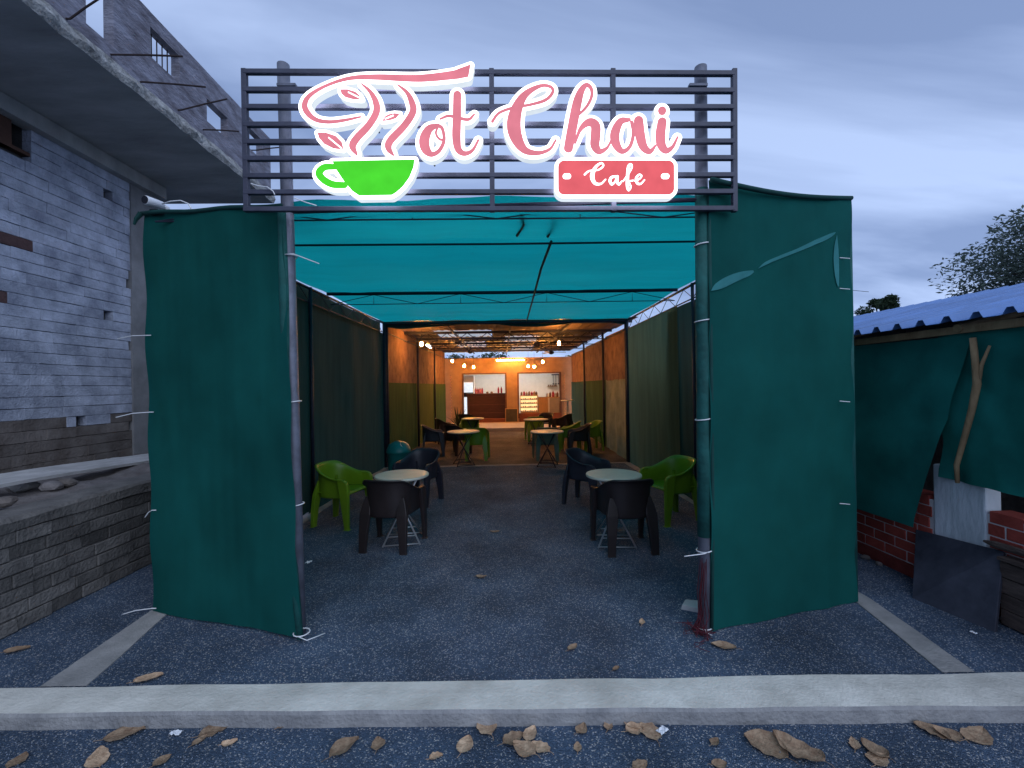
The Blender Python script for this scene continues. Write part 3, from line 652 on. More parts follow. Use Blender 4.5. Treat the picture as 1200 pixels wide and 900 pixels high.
# ------------------------------------------------------------------ illuminated sign
frame_paint = mat('sign_frame_paint', (0.050, 0.054, 0.085), 0.5, var=0.2, scale=12, spec=0.4)
SY = min(LP_b.y, RP_b.y)-0.072
sign = thing('illuminated_sign', 'lit cafe sign with glowing pink letters and green cup on dark slats', 'sign', PY(573, 246, SY))
SO = -sign.location
def spart(mb, name, material, parent=None, **k):
    o = mb.build(name, material, parent or sign, **k); o.location = SO if not parent else Vector((0, 0, 0)); return o
yl = [84.5, 105.5, 125.7, 146.4, 166.6, 186.2, 206.3, 225.6, 245.5]; yr_ = [86.5, 106.7, 125.9, 146.5, 166, 185.3, 205.3, 224.8, 244.5]
for i, (a_, b_) in enumerate(zip(yl, yr_)):
    o = spart(MB().bar(PY(286, a_, SY), PY(860, b_, SY), 0.030, 0.030), 'top_rail' if i == 0 else ('bottom_rail' if i == 8 else 'slat'), frame_paint, bevel=0.003)
for (xt, xb) in ((286.5, 289.5), (576, 577), (718, 719), (860, 860.5)):
    spart(MB().bar(PY(xt, 81.5, SY+0.004), PY(xb, 248.5, SY+0.004), 0.031, 0.034, up=(0, 1, 0)), 'upright', frame_paint, bevel=0.003)
for px in (336, 818):      # clamps that hold the frame on the posts
    for py in (100, 244):
        p = PY(px, py, SY+0.03); spart(MB().box(p-Vector((0.06, 0.012, 0.008)), p+Vector((0.06, 0.02, 0.008))), 'clamp', pipe)

def sdf(strokes, polys, cell=0.4, pad=9):
    sm = np.concatenate([cat(s) for s in strokes]) if strokes else np.zeros((0, 3))
    allp = [sm[:, :2]] if len(sm) else []
    allp += [np.array(p, float) for p in polys]
    A = np.concatenate(allp); x0, y0 = A.min(0)-pad-6; x1, y1 = A.max(0)+pad+6
    X, Y = np.meshgrid(np.arange(x0, x1, cell), np.arange(y0, y1, cell)); D = np.full(X.shape, 99.0)
    for (sx_, sy_, w) in sm:
        i0 = max(0, int((sx_-x0-20)/cell)); i1 = int((sx_-x0+20)/cell); j0 = max(0, int((sy_-y0-20)/cell)); j1 = int((sy_-y0+20)/cell)
        s_ = np.s_[j0:j1, i0:i1]; D[s_] = np.minimum(D[s_], np.hypot(X[s_]-sx_, Y[s_]-sy_)-max(w, 0.8)/2)
    for p in polys:
        P = np.array(p, float); Q = np.roll(P, -1, 0); dd = np.full(X.shape, 99.0); ins = np.zeros(X.shape, bool)
        for (ax, ay), (bx, by) in zip(P, Q):
            ex, ey = bx-ax, by-ay; t = np.clip(((X-ax)*ex+(Y-ay)*ey)/(ex*ex+ey*ey+1e-9), 0, 1)
            dd = np.minimum(dd, np.hypot(X-ax-t*ex, Y-ay-t*ey))
            cnd = ((ay > Y) != (by > Y)); 
            with np.errstate(divide='ignore', invalid='ignore'): xi = (bx-ax)*(Y-ay)/(by-ay)+ax
            ins ^= cnd & (X < xi)
        D = np.minimum(D, np.where(ins, -dd, dd))
    return X[0], Y[:, 0], D
def contours(xs, ys_, D, lev):
    Z = D-lev; Z = np.where(np.abs(Z) < 1e-6, 1e-6, Z); seg = {}
    inside = Z < 0
    c = inside[:-1, :-1].astype(int)+inside[:-1, 1:]*2+inside[1:, 1:]*4+inside[1:, :-1]*8
    tab = {1: [(3, 0)], 2: [(0, 1)], 3: [(3, 1)], 4: [(1, 2)], 5: [(3, 2), (1, 0)], 6: [(0, 2)], 7: [(3, 2)], 8: [(2, 3)], 9: [(2, 0)], 10: [(0, 3), (2, 1)], 11: [(2, 1)], 12: [(1, 3)], 13: [(1, 0)], 14: [(0, 3)]}
    pos = {}
    def edge(j, i, e):
        if e == 0: a, b = (j, i), (j, i+1)
        elif e == 1: a, b = (j, i+1), (j+1, i+1)
        elif e == 2: a, b = (j+1, i), (j+1, i+1)
        else: a, b = (j, i), (j+1, i)
        k = (a, b)
        if k not in pos:
            t = Z[a]/(Z[a]-Z[b]); pos[k] = (xs[a[1]]+(xs[b[1]]-xs[a[1]])*t, ys_[a[0]]+(ys_[b[0]]-ys_[a[0]])*t)
        return k
    for j, i in np.argwhere((c > 0) & (c < 15)):
        for (e0, e1) in tab[c[j, i]]: seg[edge(j, i, e0)] = edge(j, i, e1)
    loops = []
    while seg:
        k0, k = seg.popitem(); lp_ = [k0]
        while k != k0 and k in seg: lp_.append(k); k = seg.pop(k)
        if len(lp_) > 12: loops.append([pos[q] for q in lp_])
    return loops
def simplify(L_, tol=0.05):
    L_ = [np.array(p) for p in L_]; keep = []
    i = 0; n_ = len(L_)
    while i < n_:
        keep.append(L_[i]); j = i+2
        while j < n_ and j-i < 14:
            a_, b_ = L_[i], L_[j]; d = b_-a_; l = np.hypot(*d)+1e-9
            if max(abs(d[0]*(q-a_)[1]-d[1]*(q-a_)[0])/l for q in L_[i+1:j]) > tol: break
            j += 1
        i = j-1
    return keep
def extrude_shape(name, loops, y_front, depth, mats, parent):
    """filled outline (with holes), extruded along Y: real raised letter"""
    cu = bpy.data.curves.new('tmp', 'CURVE'); cu.dimensions = '2D'; cu.fill_mode = 'BOTH'; cu.extrude = depth/2
    for lp_ in loops:
        q = simplify(lp_)
        if len(q) < 4: continue
        sp = cu.splines.new('POLY'); sp.points.add(len(q)-1); sp.use_cyclic_u = True
        for pt, (x, y) in zip(sp.points, q):
            p = PY(x, y, SF-0.05); pt.co = (p.x, p.z, 0, 1)
    t = bpy.data.objects.new('tmp', cu); C.objects.link(t); bpy.context.view_layer.update()
    me = bpy.data.meshes.new_from_object(t.evaluated_get(bpy.context.evaluated_depsgraph_get()))
    bpy.data.objects.remove(t); bpy.data.curves.remove(cu); me.name = name
    for v in me.vertices: v.co = (v.co.x, y_front+depth/2-v.co.z, v.co.y)
    me.flip_normals() if False else None
    me.update(); me.materials.clear()
    for mm in mats: me.materials.append(mm)
    if len(mats) > 1:
        for p in me.polygons: p.material_index = (0 if p.center.y < y_front+depth*0.5 else 2) if abs(p.normal.y) > 0.7 else 1
    o = bpy.data.objects.new(name, me); C.objects.link(o); o.parent = parent
    o.location = SO if parent == sign else (0, 0, 0)
    return o
SF = SY-0.055          # letters stand on pins just off the slats; glowing backs added to light them
added_back_glow = emis('added_back_glow', (0.78, 0.80, 1.0), 9.0)
gi = 0
def glyph(name, strokes, polys=(), margin=4.3, face=sign_pink, depth=0.05):
    global gi
    xs, ys_, D = sdf(strokes, list(polys)); k = gi; gi += 1
    yf = SF-depth-0.0012*(k % 4)
    b = extrude_shape(name, contours(xs, ys_, D, margin), yf, SF-yf, [sign_white, sign_side, added_back_glow], sign)
    extrude_shape('face', contours(xs, ys_, D, 0.0), SF-depth-0.0085-0.0004*(k % 3), 0.006, [face], b)
    P_ = [cat(q)[len(cat(q))//2] for q in strokes] or [np.mean(np.array(p_, float), 0) for p_ in polys]
    for q in P_[:2]:
        c = PY(q[0], q[1], SF-0.05); MB().tube([(c.x, SF-0.002, c.z), (c.x, SY+0.03, c.z)], 0.006, 6).build('mounting_pin', steel, b)
    return b
H_sw = [(541, 86.5, 11), (528, 89, 9.5), (490, 92.5, 8), (440, 91, 6), (410, 92.5, 4), (384, 100.5, 3), (364, 112, 4.5), (357.5, 123, 6.5), (361, 133, 7), (371, 141, 5), (386, 143.5, 4), (404, 141.5, 3.2), (423, 137.5, 1.6)]
H_l = [(424, 99, 1.5), (434, 108, 4.5), (441, 121, 7.5), (441, 133, 8), (432, 148, 8), (418, 163, 8.5), (413.5, 172, 8), (418, 181, 3)]
H_r = [(466.4, 100, 1.5), (477, 109, 4.5), (483, 121, 7.5), (484, 132, 8), (474, 148, 8), (458, 165, 8.5), (455.5, 174, 7.5), (461, 182, 2.5)]
glyph('letter', [H_sw, H_l, H_r], [[(536, 82), (551.5, 76.5), (549, 90.5), (536, 93)]])['label'] = 'pink script letter H shaped like rising steam'
z5 = lambda L_: [(340+x/5, 70+y/5) for x, y in L_]
def leaf_part(pl_, vein):
    b = glyph('leaf', [], [z5(pl_)], margin=3.6)
    v = z5(vein); xs, ys_, D = sdf([[(v[0][0], v[0][1], 0.8), ((v[0][0]+v[1][0])/2, (v[0][1]+v[1][1])/2, 1.0), (v[1][0], v[1][1], 1.0)]], [])
    extrude_shape('vein', contours(xs, ys_, D, 0.15), SF-0.062, 0.003, [sign_white], b)
leaf_part([(295, 178), (340, 178), (385, 192), (408, 212), (422, 236), (370, 234), (325, 222), (303, 203)], [(345, 197), (415, 231)])
leaf_part([(543, 362), (556, 338), (580, 324), (612, 318), (642, 320), (622, 345), (590, 356)], [(560, 352), (606, 333)])
leaf_part([(162, 430), (215, 432), (270, 450), (305, 485), (316, 530), (255, 522), (200, 495), (172, 462)], [(230, 462), (305, 524)])
cup = z5([(250, 598), (730, 588), (724, 630), (700, 690), (660, 745), (620, 780), (595, 794), (405, 797), (365, 770), (318, 715), (275, 650)])
glyph('cup', [[(394, 196, 6), (381, 196.5, 7.5), (374.5, 203, 8.5), (379, 210.5, 8.5), (390, 216.5, 8), (404, 217.5, 7)]], [cup], face=sign_green)['label'] = 'glowing green tea cup with handle'
glyph('letter', [[(513, 147.5, 4), (503, 152, 9), (497.5, 164, 12), (499, 175, 11), (506, 181.5, 6), (515, 177, 4.5), (520.5, 165, 4), (518.5, 151.5, 4), (513, 147.5, 4)], [(513, 150, 2), (511, 157, 2.6), (515, 163.5, 2.6), (521, 165, 2)]])
glyph('letter', [[(536, 112, 9.5), (535.5, 140, 10), (535, 163, 10), (537.5, 176, 8), (545, 180.5, 5.5), (554, 176.5, 3.6), (560.5, 165, 2.6)], [(516, 140, 2), (526, 136.5, 3), (540, 139.5, 3.5), (549.5, 140.5, 3.2), (556, 134.5, 2)]])
glyph('letter', [[(577, 143, 3.4), (585, 133, 3), (603, 126.5, 3), (621, 123.5, 3), (639, 118, 3.6), (647.5, 109, 3.8), (645, 102.5, 3.4), (633, 101.5, 4), (616, 111, 8), (606, 127, 13), (602, 146, 16.5), (605.5, 163, 14), (615, 176.5, 8.5), (630, 180, 5), (644, 175.5, 3.4), (651, 165, 2.4)]])
glyph('letter', [[(666, 174, 11), (670.5, 150, 11.5), (676, 122, 11), (681, 107, 8), (687, 100.5, 5), (692.5, 104.5, 4), (693, 114, 3.8), (687, 126, 3.4), (676, 137, 2.6)], [(674, 168, 2.5), (680, 152, 5), (690, 144, 9), (697.5, 148, 11), (697.5, 161, 11.5), (697, 171, 10.5), (702, 178, 7), (711, 174, 3.6), (717, 163, 2.6)]])
glyph('letter', [[(737, 141, 4), (727, 143, 8), (720.5, 156, 11), (721.5, 169, 10), (729, 178, 6), (738, 172, 4.5), (742, 157, 4), (740, 144, 4)], [(748, 142, 11), (750, 160, 11.5), (754, 173, 9.5), (761.5, 178, 6), (768, 171, 2.6)]])
glyph('letter', [[(775.5, 143.5, 10.5), (773.5, 158, 11.5), (774.5, 170, 10.5), (780, 177, 7.5), (787.5, 173, 4.5), (793.5, 161.5, 2.6)], [(775.5, 130.2, 9.5), (775.6, 130.8, 9.5)]])
def rrect(x0, y0, x1, y1, r, n_=6):
    P = []
    for cx_, cy_, a0 in ((x1-r, y0+r, -90), (x1-r, y1-r, 0), (x0+r, y1-r, 90), (x0+r, y0+r, 180)):
        P += [(cx_+r*math.cos(R(a0+90*k/n_)), cy_+r*math.sin(R(a0+90*k/n_))) for k in range(n_+1)]
    return P
plq = glyph('plaque', [], [rrect(654, 188.8, 789.5, 228.5, 7)], face=sign_red, margin=4.2)
def white_on(name, strokes, lev=0.0):
    xs, ys_, D = sdf(strokes, []); extrude_shape(name, contours(xs, ys_, D, lev), SF-0.0635, 0.003, [sign_white], plq)
white_on('letter', [[(684.8, 205.5, 2), (690, 201.5, 1.6), (701, 200, 1.6), (706.5, 195.5, 1.8), (704, 192.3, 1.8), (697.5, 197, 3.2), (693.5, 207, 4.8), (696.5, 215.5, 3.4), (703.5, 216.5, 2), (709, 211.5, 1.6)]])
white_on('letter', [[(720.5, 207.8, 2.2), (716, 209, 2.8), (714.3, 213, 3.2), (716.5, 217, 2.4), (720.5, 213.5, 1.8), (721.8, 208, 1.8)], [(722.8, 208, 3), (722.6, 214, 3.2), (725, 217, 2.2), (728, 213.5, 1.4)]])
white_on('letter', [[(729.5, 213.5, 1.4), (735, 206, 1.8), (739.5, 198, 1.8), (739, 193.8, 2), (736, 196, 3), (734.8, 207, 3.4), (734.6, 219, 3.2), (736.2, 224, 2), (738.6, 220, 1.6), (736.5, 214, 1.6), (741.5, 212.5, 1.4)]])
white_on('letter', [[(743.5, 213, 1.6), (749, 210.5, 1.6), (751, 207.2, 1.8), (748.2, 205.8, 2), (745, 210, 3), (746, 215.5, 2.6), (750, 216.5, 1.8), (754.5, 212, 1.4)]])
for cx_ in (664, 778.7): white_on('dot', [[(cx_-1.6, 207.6, 6.4), (cx_+1.6, 207.6, 6.4)]])

# stray white cables round the sign frame
for pts in ([(294, 215), (303, 218), (313, 219), (320, 224), (322, 228)], [(345, 232), (358, 237), (371, 241)]):
    tag(MB().tube([PY(x, y, SY-0.03) for x, y in pts], 0.0035, 5).build('cable_end', tie), 'short loose white cable end hanging on the sign frame', 'cable', 'loose cable ends on the sign frame')
# ------------------------------------------------------------------ security camera
cp = PY(182, 243, LC_b.y-0.02)
cc = thing('security_camera', 'small white bullet security camera on the tent corner', 'camera', cp, R(0))
ax = Vector((-0.22, -0.97, -0.06)).normalized()
h0 = Vector((0.0, 0.0, 0.03))
MB().tube([h0-ax*0.055, h0-ax*0.05, h0+ax*0.07, h0+ax*0.075], [0.026, 0.031, 0.033, 0.031], 16).build('housing', white_pl, cc, smooth=True)
MB().tube([h0+ax*0.0752, h0+ax*0.078], 0.029, 16).build('lens', glass_dk, cc)
MB().tube([h0-ax*0.05, h0-ax*0.085+Vector((0, 0, -0.01)), h0-ax*0.09+Vector((0, 0, -0.055))], [0.022, 0.024, 0.024], 10).build('bracket', white_pl, cc, smooth=True)
MB().box((-0.03, -0.02, -0.06), (0.09, 0.03, -0.02)).build('junction_box', glass_dk, cc, bevel=0.004)
tag(MB().tube([PY(190, 239, 3.24), PY(200, 236, 3.22), PY(212, 235, 3.2), PY(221, 239, 3.18), PY(225, 246, 3.16)], 0.0045, 6).build('camera_cable', tie, smooth=True), 'white cable arching from the security camera to the net', 'cable')

# ------------------------------------------------------------------ chairs and tables
def chair_rim(t):
    """t in 0..1 from the left arm front round the back to the right arm front -> plan x, y and rim height"""
    s_ = 2*t-1; a_ = abs(s_); sg = 1 if s_ >= 0 else -1
    if a_ > 0.62:
        k = (a_-0.62)/0.38; x = 0.245+0.012*k; y = -0.02+0.25*k
    else:
        th = a_/0.62*math.pi/2; x = 0.245*math.sin(th)**0.8 if th > 0 else 0; y = -0.02-0.245*math.cos(th)**0.85
    k = max(0, min(1, (0.78-a_)/0.55)); k = k*k*(3-2*k)
    z = 0.585+0.015*(1-a_)+0.135*k
    if a_ > 0.9: z -= 0.03*((a_-0.9)/0.1)**2
    return sg*x, y, z
def make_chair(kind, material):
    root = bpy.data.objects.new('plastic_chair', None); C.objects.link(root); root.empty_display_size = 0.1
    def fn(u, v):
        x, y, z = chair_rim(u); c = Vector((0, -0.02, 0)); d = Vector((x, min(y, -0.02)+0.02, 0)); 
        if d.length > 1e-6: d.normalize()
        # from apron at the bottom to the flared rim
        prof = [(0.375, -0.012), (0.43, -0.010), (0.50, -0.008), (0.0, 0.0), (0.0, 0.022), (0.0, 0.030)]
        n_ = 6; k = int(round(v*5))
        zz_, off_ = prof[k]
        zb = (0.345, 0.43, 0.43+(z-0.43)*0.5, z-0.02, z, z-0.016)[k]
        return Vector((x, y, zb))+d*off_
    sh = MB().grid(fn, 40, 5).build('shell', material, root, smooth=True)
    so = sh.modifiers.new('solid', 'SOLIDIFY'); so.thickness = 0.010; sub(sh, 1)
    st = MB().grid(lambda u, v: ((u-0.5)*(0.42+0.04*v), -0.21+0.45*v, 0.415-0.022*math.sin(math.pi*u)*math.sin(math.pi*v)+0.014*v-(0.02 if v > 0.95 else 0)), 10, 10).build('seat', material, root, smooth=True)
    so = st.modifiers.new('solid', 'SOLIDIFY'); so.thickness = 0.014
    for sx in (-1, 1):
        # front leg grows out of the arm, rear leg out of the back corner
        def leg(tops):
            vs = []; 
            for (c, wx, wy) in tops:
                c = Vector((c[0]*sx, c[1], c[2]))
                vs += [c+Vector((-wx*sx, -wy, 0)), c+Vector((wx*sx, -wy, 0)), c+Vector((wx*sx, wy, 0)), c+Vector((-wx*sx, wy, 0))]
            n_ = len(tops); fs = [(i*4+j, i*4+(j+1) % 4, (i+1)*4+(j+1) % 4, (i+1)*4+j) for i in range(n_-1) for j in range(4)]
            fs += [(0, 1, 2, 3), (n_*4-1, n_*4-2, n_*4-3, n_*4-4)]
            return MB().add(vs, fs)
        leg([((0.262, 0.232, 0.0), 0.020, 0.030), ((0.262, 0.218, 0.20), 0.023, 0.044), ((0.260, 0.198, 0.42), 0.024, 0.062), ((0.260, 0.186, 0.52), 0.024, 0.066), ((0.262, 0.172, 0.565), 0.020, 0.056), ((0.262, 0.150, 0.580), 0.014, 0.03)]).build('leg', material, root, bevel=0.012)
        leg([((0.215, -0.250, 0.0), 0.034, 0.020), ((0.207, -0.238, 0.20), 0.044, 0.024), ((0.194, -0.216, 0.38), 0.056, 0.024), ((0.186, -0.202, 0.47), 0.044, 0.016), ((0.178, -0.190, 0.55), 0.026, 0.006)]).build('leg', material, root, bevel=0.012)
    return root
protos = {}
def chair(kind, loc, rz, label, group=None, s=1.0):
    mt = dict(green=greenp, brown=brownp, black=blackp, grey=greyp)[kind]
    if kind not in protos: protos[kind] = make_chair(kind, mt); o = protos[kind]
    else: o = copy_tree(protos[kind])
    o.location = (loc[0], loc[1], 0.0); o.rotation_euler = (0, 0, rz); o.scale = (s, s, s)
    if 'group' in o: del o['group']
    return tag(o, label, 'chair', group)
def table(loc, rz, label, rad=0.30, h=0.72, leg_steel=leg_steel):
    t = thing('round_table', label, 'table', (loc[0], loc[1], 0), rz)
    MB().lathe([(rad-0.012, h-0.028), (rad-0.002, h-0.024), (rad, h-0.012), (rad-0.004, h-0.002), (rad-0.012, h)], 48).build('top', whitetop, t)
    MB().lathe([(rad-0.06, h-0.045), (rad-0.055, h-0.0285)], 32).build('under_ring', leg_steel, t)
    for k in range(2):
        for s_ in (-1, 1):
            y = 0.13*(1 if k else -1); c1 = (0.19*s_, y*1.35, 0.009); c0 = (-0.16*s_, -y, h-0.045)
            MB().tube([c0, c1], 0.009, 8).build('leg', leg_steel, t, smooth=True)
    for y, z in ((0.1755, 0.022), (-0.1755, 0.022), (0.147, 0.10), (-0.147, 0.10)):
        k = z/(h-0.045); w = 0.19-0.35*k
        MB().tube([(-w, y*(1-0.0*k), z), (w, y, z)], 0.007, 8).build('cross_rod', leg_steel, t, smooth=True)
    return t
TL = PY(471, 555, 1); TL = G(471, 555.5, 0.72); TR = G(719, 555, 0.72)
table(TL, R(8), 'round pale table by the teal waste bin, between green and dark chairs', 0.285)
table(TR, R(-6), 'round pale table in front of the olive side panel, green chair beside it', 0.285)
g1 = G(400, 612); chair('green', (g1.x+0.02, g1.y), R(-104), 'lime green plastic chair beside the left tent wall at the table by the bin')
b1 = G(461, 638); chair('brown', (b1.x, b1.y), R(-10), 'dark brown plastic chair with its back to the kerb, next to the lime green chair')
k1 = G(494, 588); chair('black', (k1.x-0.03, k1.y), R(158), 'black plastic chair between the table and the teal waste bin')
k2 = G(688, 589); chair('black', (k2.x, k2.y), R(-125), 'black plastic chair facing the table by the olive side panel')
b2 = G(732, 640); chair('brown', (b2.x, b2.y), R(4), 'dark brown plastic chair with its back to the kerb, near the right post')
g2 = G(785, 607); chair('green', (g2.x, g2.y), R(106), 'lime green plastic chair against the right tent wall')
# farther groups
T3 = G(543, 505, 0.72); T4 = G(641, 505, 0.72); T5 = G(554, 490, 0.72); T6 = G(628, 491, 0.72)
table(T3, R(20), 'round table behind the threshold strip on the potted plant side', 0.34, 0.72, steel)
table(T4, R(-15), 'round table behind the threshold strip with the grey chair before it', 0.34, 0.72, steel)
table(T5, R(5), 'round table close to the dark counter opening', 0.33, 0.72, steel)
table(T6, R(12), 'round table close to the glowing display case', 0.34, 0.72, steel)
def ch(kind, px, py, rz, label, group=None, s=1.0): p = G(px, py); return chair(kind, (p.x, p.y), R(rz), label, group, s)
ch('black', 508, 533, -80, 'black plastic chair beside the potted plant side table, facing the table')
ch('green', 559, 538, 0, 'olive lit green chair with its back to the threshold strip')
ch('brown', 535, 532, -35, 'dark brown chair half hidden under the table behind the strip')
ch('green', 551, 519, 180, 'green chair tucked behind the table, facing the tent front')
ch('brown', 522, 519, -70, 'brown chair against the left shelter wall by the potted plant')
ch('brown', 547, 510, -10, 'dark chair close to the dark counter opening')
ch('grey', 640, 538, 2, 'grey green plastic chair with its back to the threshold strip')
ch('green', 627, 516, 3, 'green chair in front of the table by the display case')
ch('brown', 661, 511, 55, 'dark chair with warm lit rim near the pedestal table')
ch('green', 668, 528, 75, 'green chair between the grey chair and the right shelter wall')
ch('brown', 679, 533, 85, 'dark chair against the cream tarp panel')
ch('green', 692, 527, 100, 'green chair pushed into the corner by the cream tarp panel')
ch('brown', 639, 510, 150, 'dark chair behind the table by the display case')

# ------------------------------------------------------------------ waste bin
bp_ = G(468, 574)
wb = thing('waste_bin', 'teal swing lid waste bin by the left tent wall', 'waste bin', (bp_.x, bp_.y, 0))
MB().lathe([(0.135, 0.0), (0.145, 0.01), (0.165, 0.30), (0.178, 0.60), (0.186, 0.605), (0.186, 0.62)], 28).build('body', teal_bin, wb, smooth=True)
MB().lathe([(0.190, 0.600), (0.194, 0.622), (0.186, 0.665), (0.160, 0.715), (0.118, 0.758), (0.062, 0.784), (0.012, 0.792)], 28).build('lid', teal_bin, wb, smooth=True)
f_n = Vector((0.66, -0.22, 0.66)).normalized(); f_u = f_n.cross(Vector((0, 0, 1))).normalized(); f_v = f_u.cross(f_n)
MB().add([Vector((0.088, -0.030, 0.708))+f_n*0.028+f_u*(0.105*math.cos(k*math.pi/8))+f_v*(0.078*math.sin(k*math.pi/8)) for k in range(16)]+[Vector((0.088, -0.030, 0.708))+f_n*0.0+f_u*(0.105*math.cos(k*math.pi/8))+f_v*(0.078*math.sin(k*math.pi/8)) for k in range(16)],
         [tuple(range(16))]+[(k, (k+1) % 16, 16+(k+1) % 16, 16+k) for k in range(16)]).build('swing_flap', bin_flap, wb)
MB().tube([(-0.14, 0.01, 0.70), (-0.16, 0.0, 0.72), (-0.13, -0.02, 0.74)], 0.012, 6).build('hinge', teal_bin, wb)

# ------------------------------------------------------------------ shelter behind the tent
sh_ = thing('dining_shelter', 'tin roofed dining shelter with brown matting and green net walls', 'shelter', (0, 12, 0))
def hpart(mb, name, material, **k):
    o = mb.build(name, material, sh_, **k); o.location = Vector((0, -12, 0)); return o
SL = lambda y: -2.45+0.012*(y-9); SR = lambda y: 2.66+0.02*(y-9)
SEGL = [9.1, 12.2, 15.0, 17.9]; SEGR = [9.1, 11.4, 14.4, 17.9]
for segs, fx, sx in ((SEGL, SL, -1), (SEGR, SR, 1)):
    for i, (a_, b_) in enumerate(zip(segs[:-1], segs[1:])):
        mt = ((net_low, net_yel, net_low) if sx < 0 else (creamnet, net_low, net_in))[i]
        amp = 0.10 if mt is creamnet else 0.02
        hpart(sheet([(fx(a_), a_-0.02, -0.01), (fx(b_), b_+0.02, -0.01), (fx(b_), b_+0.02, 1.76), (fx(a_), a_-0.02, 1.76)], 40, 30, amp, 2.2 if mt is creamnet else 1.3, i*3+sx, (1, 0, 0), 0.006, 12, 0.02), 'lower_panel', mt, smooth=True)
        hpart(sheet([(fx(a_)+0.02*sx, a_-0.02, 1.74), (fx(b_)+0.02*sx, b_+0.02, 1.74), (fx(b_)+0.02*sx, b_+0.02, 3.06 if sx < 0 else 2.90), (fx(a_)+0.02*sx, a_-0.02, 3.04 if sx < 0 else 2.86)], 20, 12, 0.02, 1.5, i*5, (1, 0, 0)), 'upper_panel', brownnet, smooth=True)
        hpart(MB().tube([(fx(a_)-sx*0.05, a_+0.02, 0), (fx(a_)-sx*0.05, a_+0.02, 3.02)], 0.03, 8), 'post', steel, smooth=True)
        hpart(MB().tube([(fx(a_)-sx*0.03, a_, 2.81), (fx(b_)-sx*0.03, b_, 2.81)], 0.015, 6), 'wall_rail', steel)
# tin roof: separate ribbed sheets, a few translucent ones
RY = 19.0
def tin(x0, x1, y0, y1, z, material):
    def fn(u, v):
        x = x0+(x1-x0)*u; return (x, y0+(y1-y0)*v, z+0.02*(abs(((x*5) % 1)-0.5)*2 > 0.6)+0.004*nval((x, v*4, 0), 3))
    hpart(MB().grid(fn, 60, 4), 'roof_sheet', material)
ny = 9.15; k = 0
for y0, y1, segs in ((9.15, 11.0, [(-2.6, 2.9, 0)]), (11.05, 12.6, [(-2.6, -1.75, 0), (-1.72, -0.3, 1), (-0.27, 2.9, 0)]), (12.62, 14.2, [(-2.6, -1.3, 0), (-1.27, 0.1, 0), (0.12, 1.1, 1), (1.12, 2.9, 0)]), (14.22, 16.2, [(-2.6, -1.6, 0), (-1.57, -0.6, 1), (-0.57, 2.9, 0)]), (16.22, RY, [(-2.6, 0.4, 0), (0.42, 1.2, 1), (1.22, 2.95, 0)])):
    for (xa, xb, tr_) in segs: tin(xa, xb, y0, y1, 3.06+0.01*(y0-9), skylight if tr_ else tin_roof)
for y in (9.3, 11.02, 12.6, 14.2, 16.2, 17.8):
    z = 3.03+0.01*(y-9)
    hpart(MB().bar((-2.5, y, z-0.035), (2.8, y, z-0.035), 0.05, 0.06), 'purlin', steel)
    if y in (11.02, 14.2, 12.6):
        for i in range(10):
            xa = -2.4+0.51*i; hpart(MB().tube([(xa, y, z-0.05), (xa+0.25, y, z-0.23), (xa+0.5, y, z-0.05)], 0.010, 5), 'truss_web', steel)
        hpart(MB().tube([(-2.45, y, z-0.24), (2.75, y, z-0.24)], 0.012, 6), 'truss_chord', steel)
for x in (-1.2, 0.2, 1.5): hpart(MB().bar((x, 9.2, 2.985), (x, 18.9, 3.075), 0.04, 0.04), 'rafter', steel)
# ceiling fans
for i, (px, py, Y) in enumerate(((537, 401, 11.9), (551, 412, 14.6), (629, 404, 12.2), (646, 413, 14.8))):
    p = PY(px, py, Y)
    f = thing('ceiling_fan', ['dark ceiling fan over the table with the black chair', 'small dark ceiling fan nearer the dark counter opening', 'dark ceiling fan over the table with the grey chair', 'small dark ceiling fan nearer the display case'][i], 'fan', p, i*0.7)
    MB().tube([(0, 0, 0.0), (0, 0, 3.08-p.z)], 0.012, 6).build('rod', steel, f); MB().lathe([(0.02, 0.06), (0.09, 0.03), (0.10, -0.02), (0.05, -0.06), (0.01, -0.07)], 14).build('motor', steel, f, smooth=True)
    for k in range(3):
        c_, s_ = math.cos(k*2.094), math.sin(k*2.094); d = Vector((c_, s_, 0)); n_ = Vector((-s_, c_, 0))
        MB().add([d*0.09+n_*0.03+Vector((0, 0, 0.006)), d*0.5+n_*0.06+Vector((0, 0, 0.012)), d*0.5-n_*0.06-Vector((0, 0, 0.012)), d*0.09-n_*0.03-Vector((0, 0, 0.006)),
                  d*0.09+n_*0.03+Vector((0, 0, 0.010)), d*0.5+n_*0.06+Vector((0, 0, 0.016)), d*0.5-n_*0.06-Vector((0, 0, 0.008)), d*0.09-n_*0.03-Vector((0, 0, 0.002))],
                 [(3, 2, 1, 0), (4, 5, 6, 7), (0, 1, 5, 4), (1, 2, 6, 5), (2, 3, 7, 6), (3, 0, 4, 7)]).build('blade', steel, f)
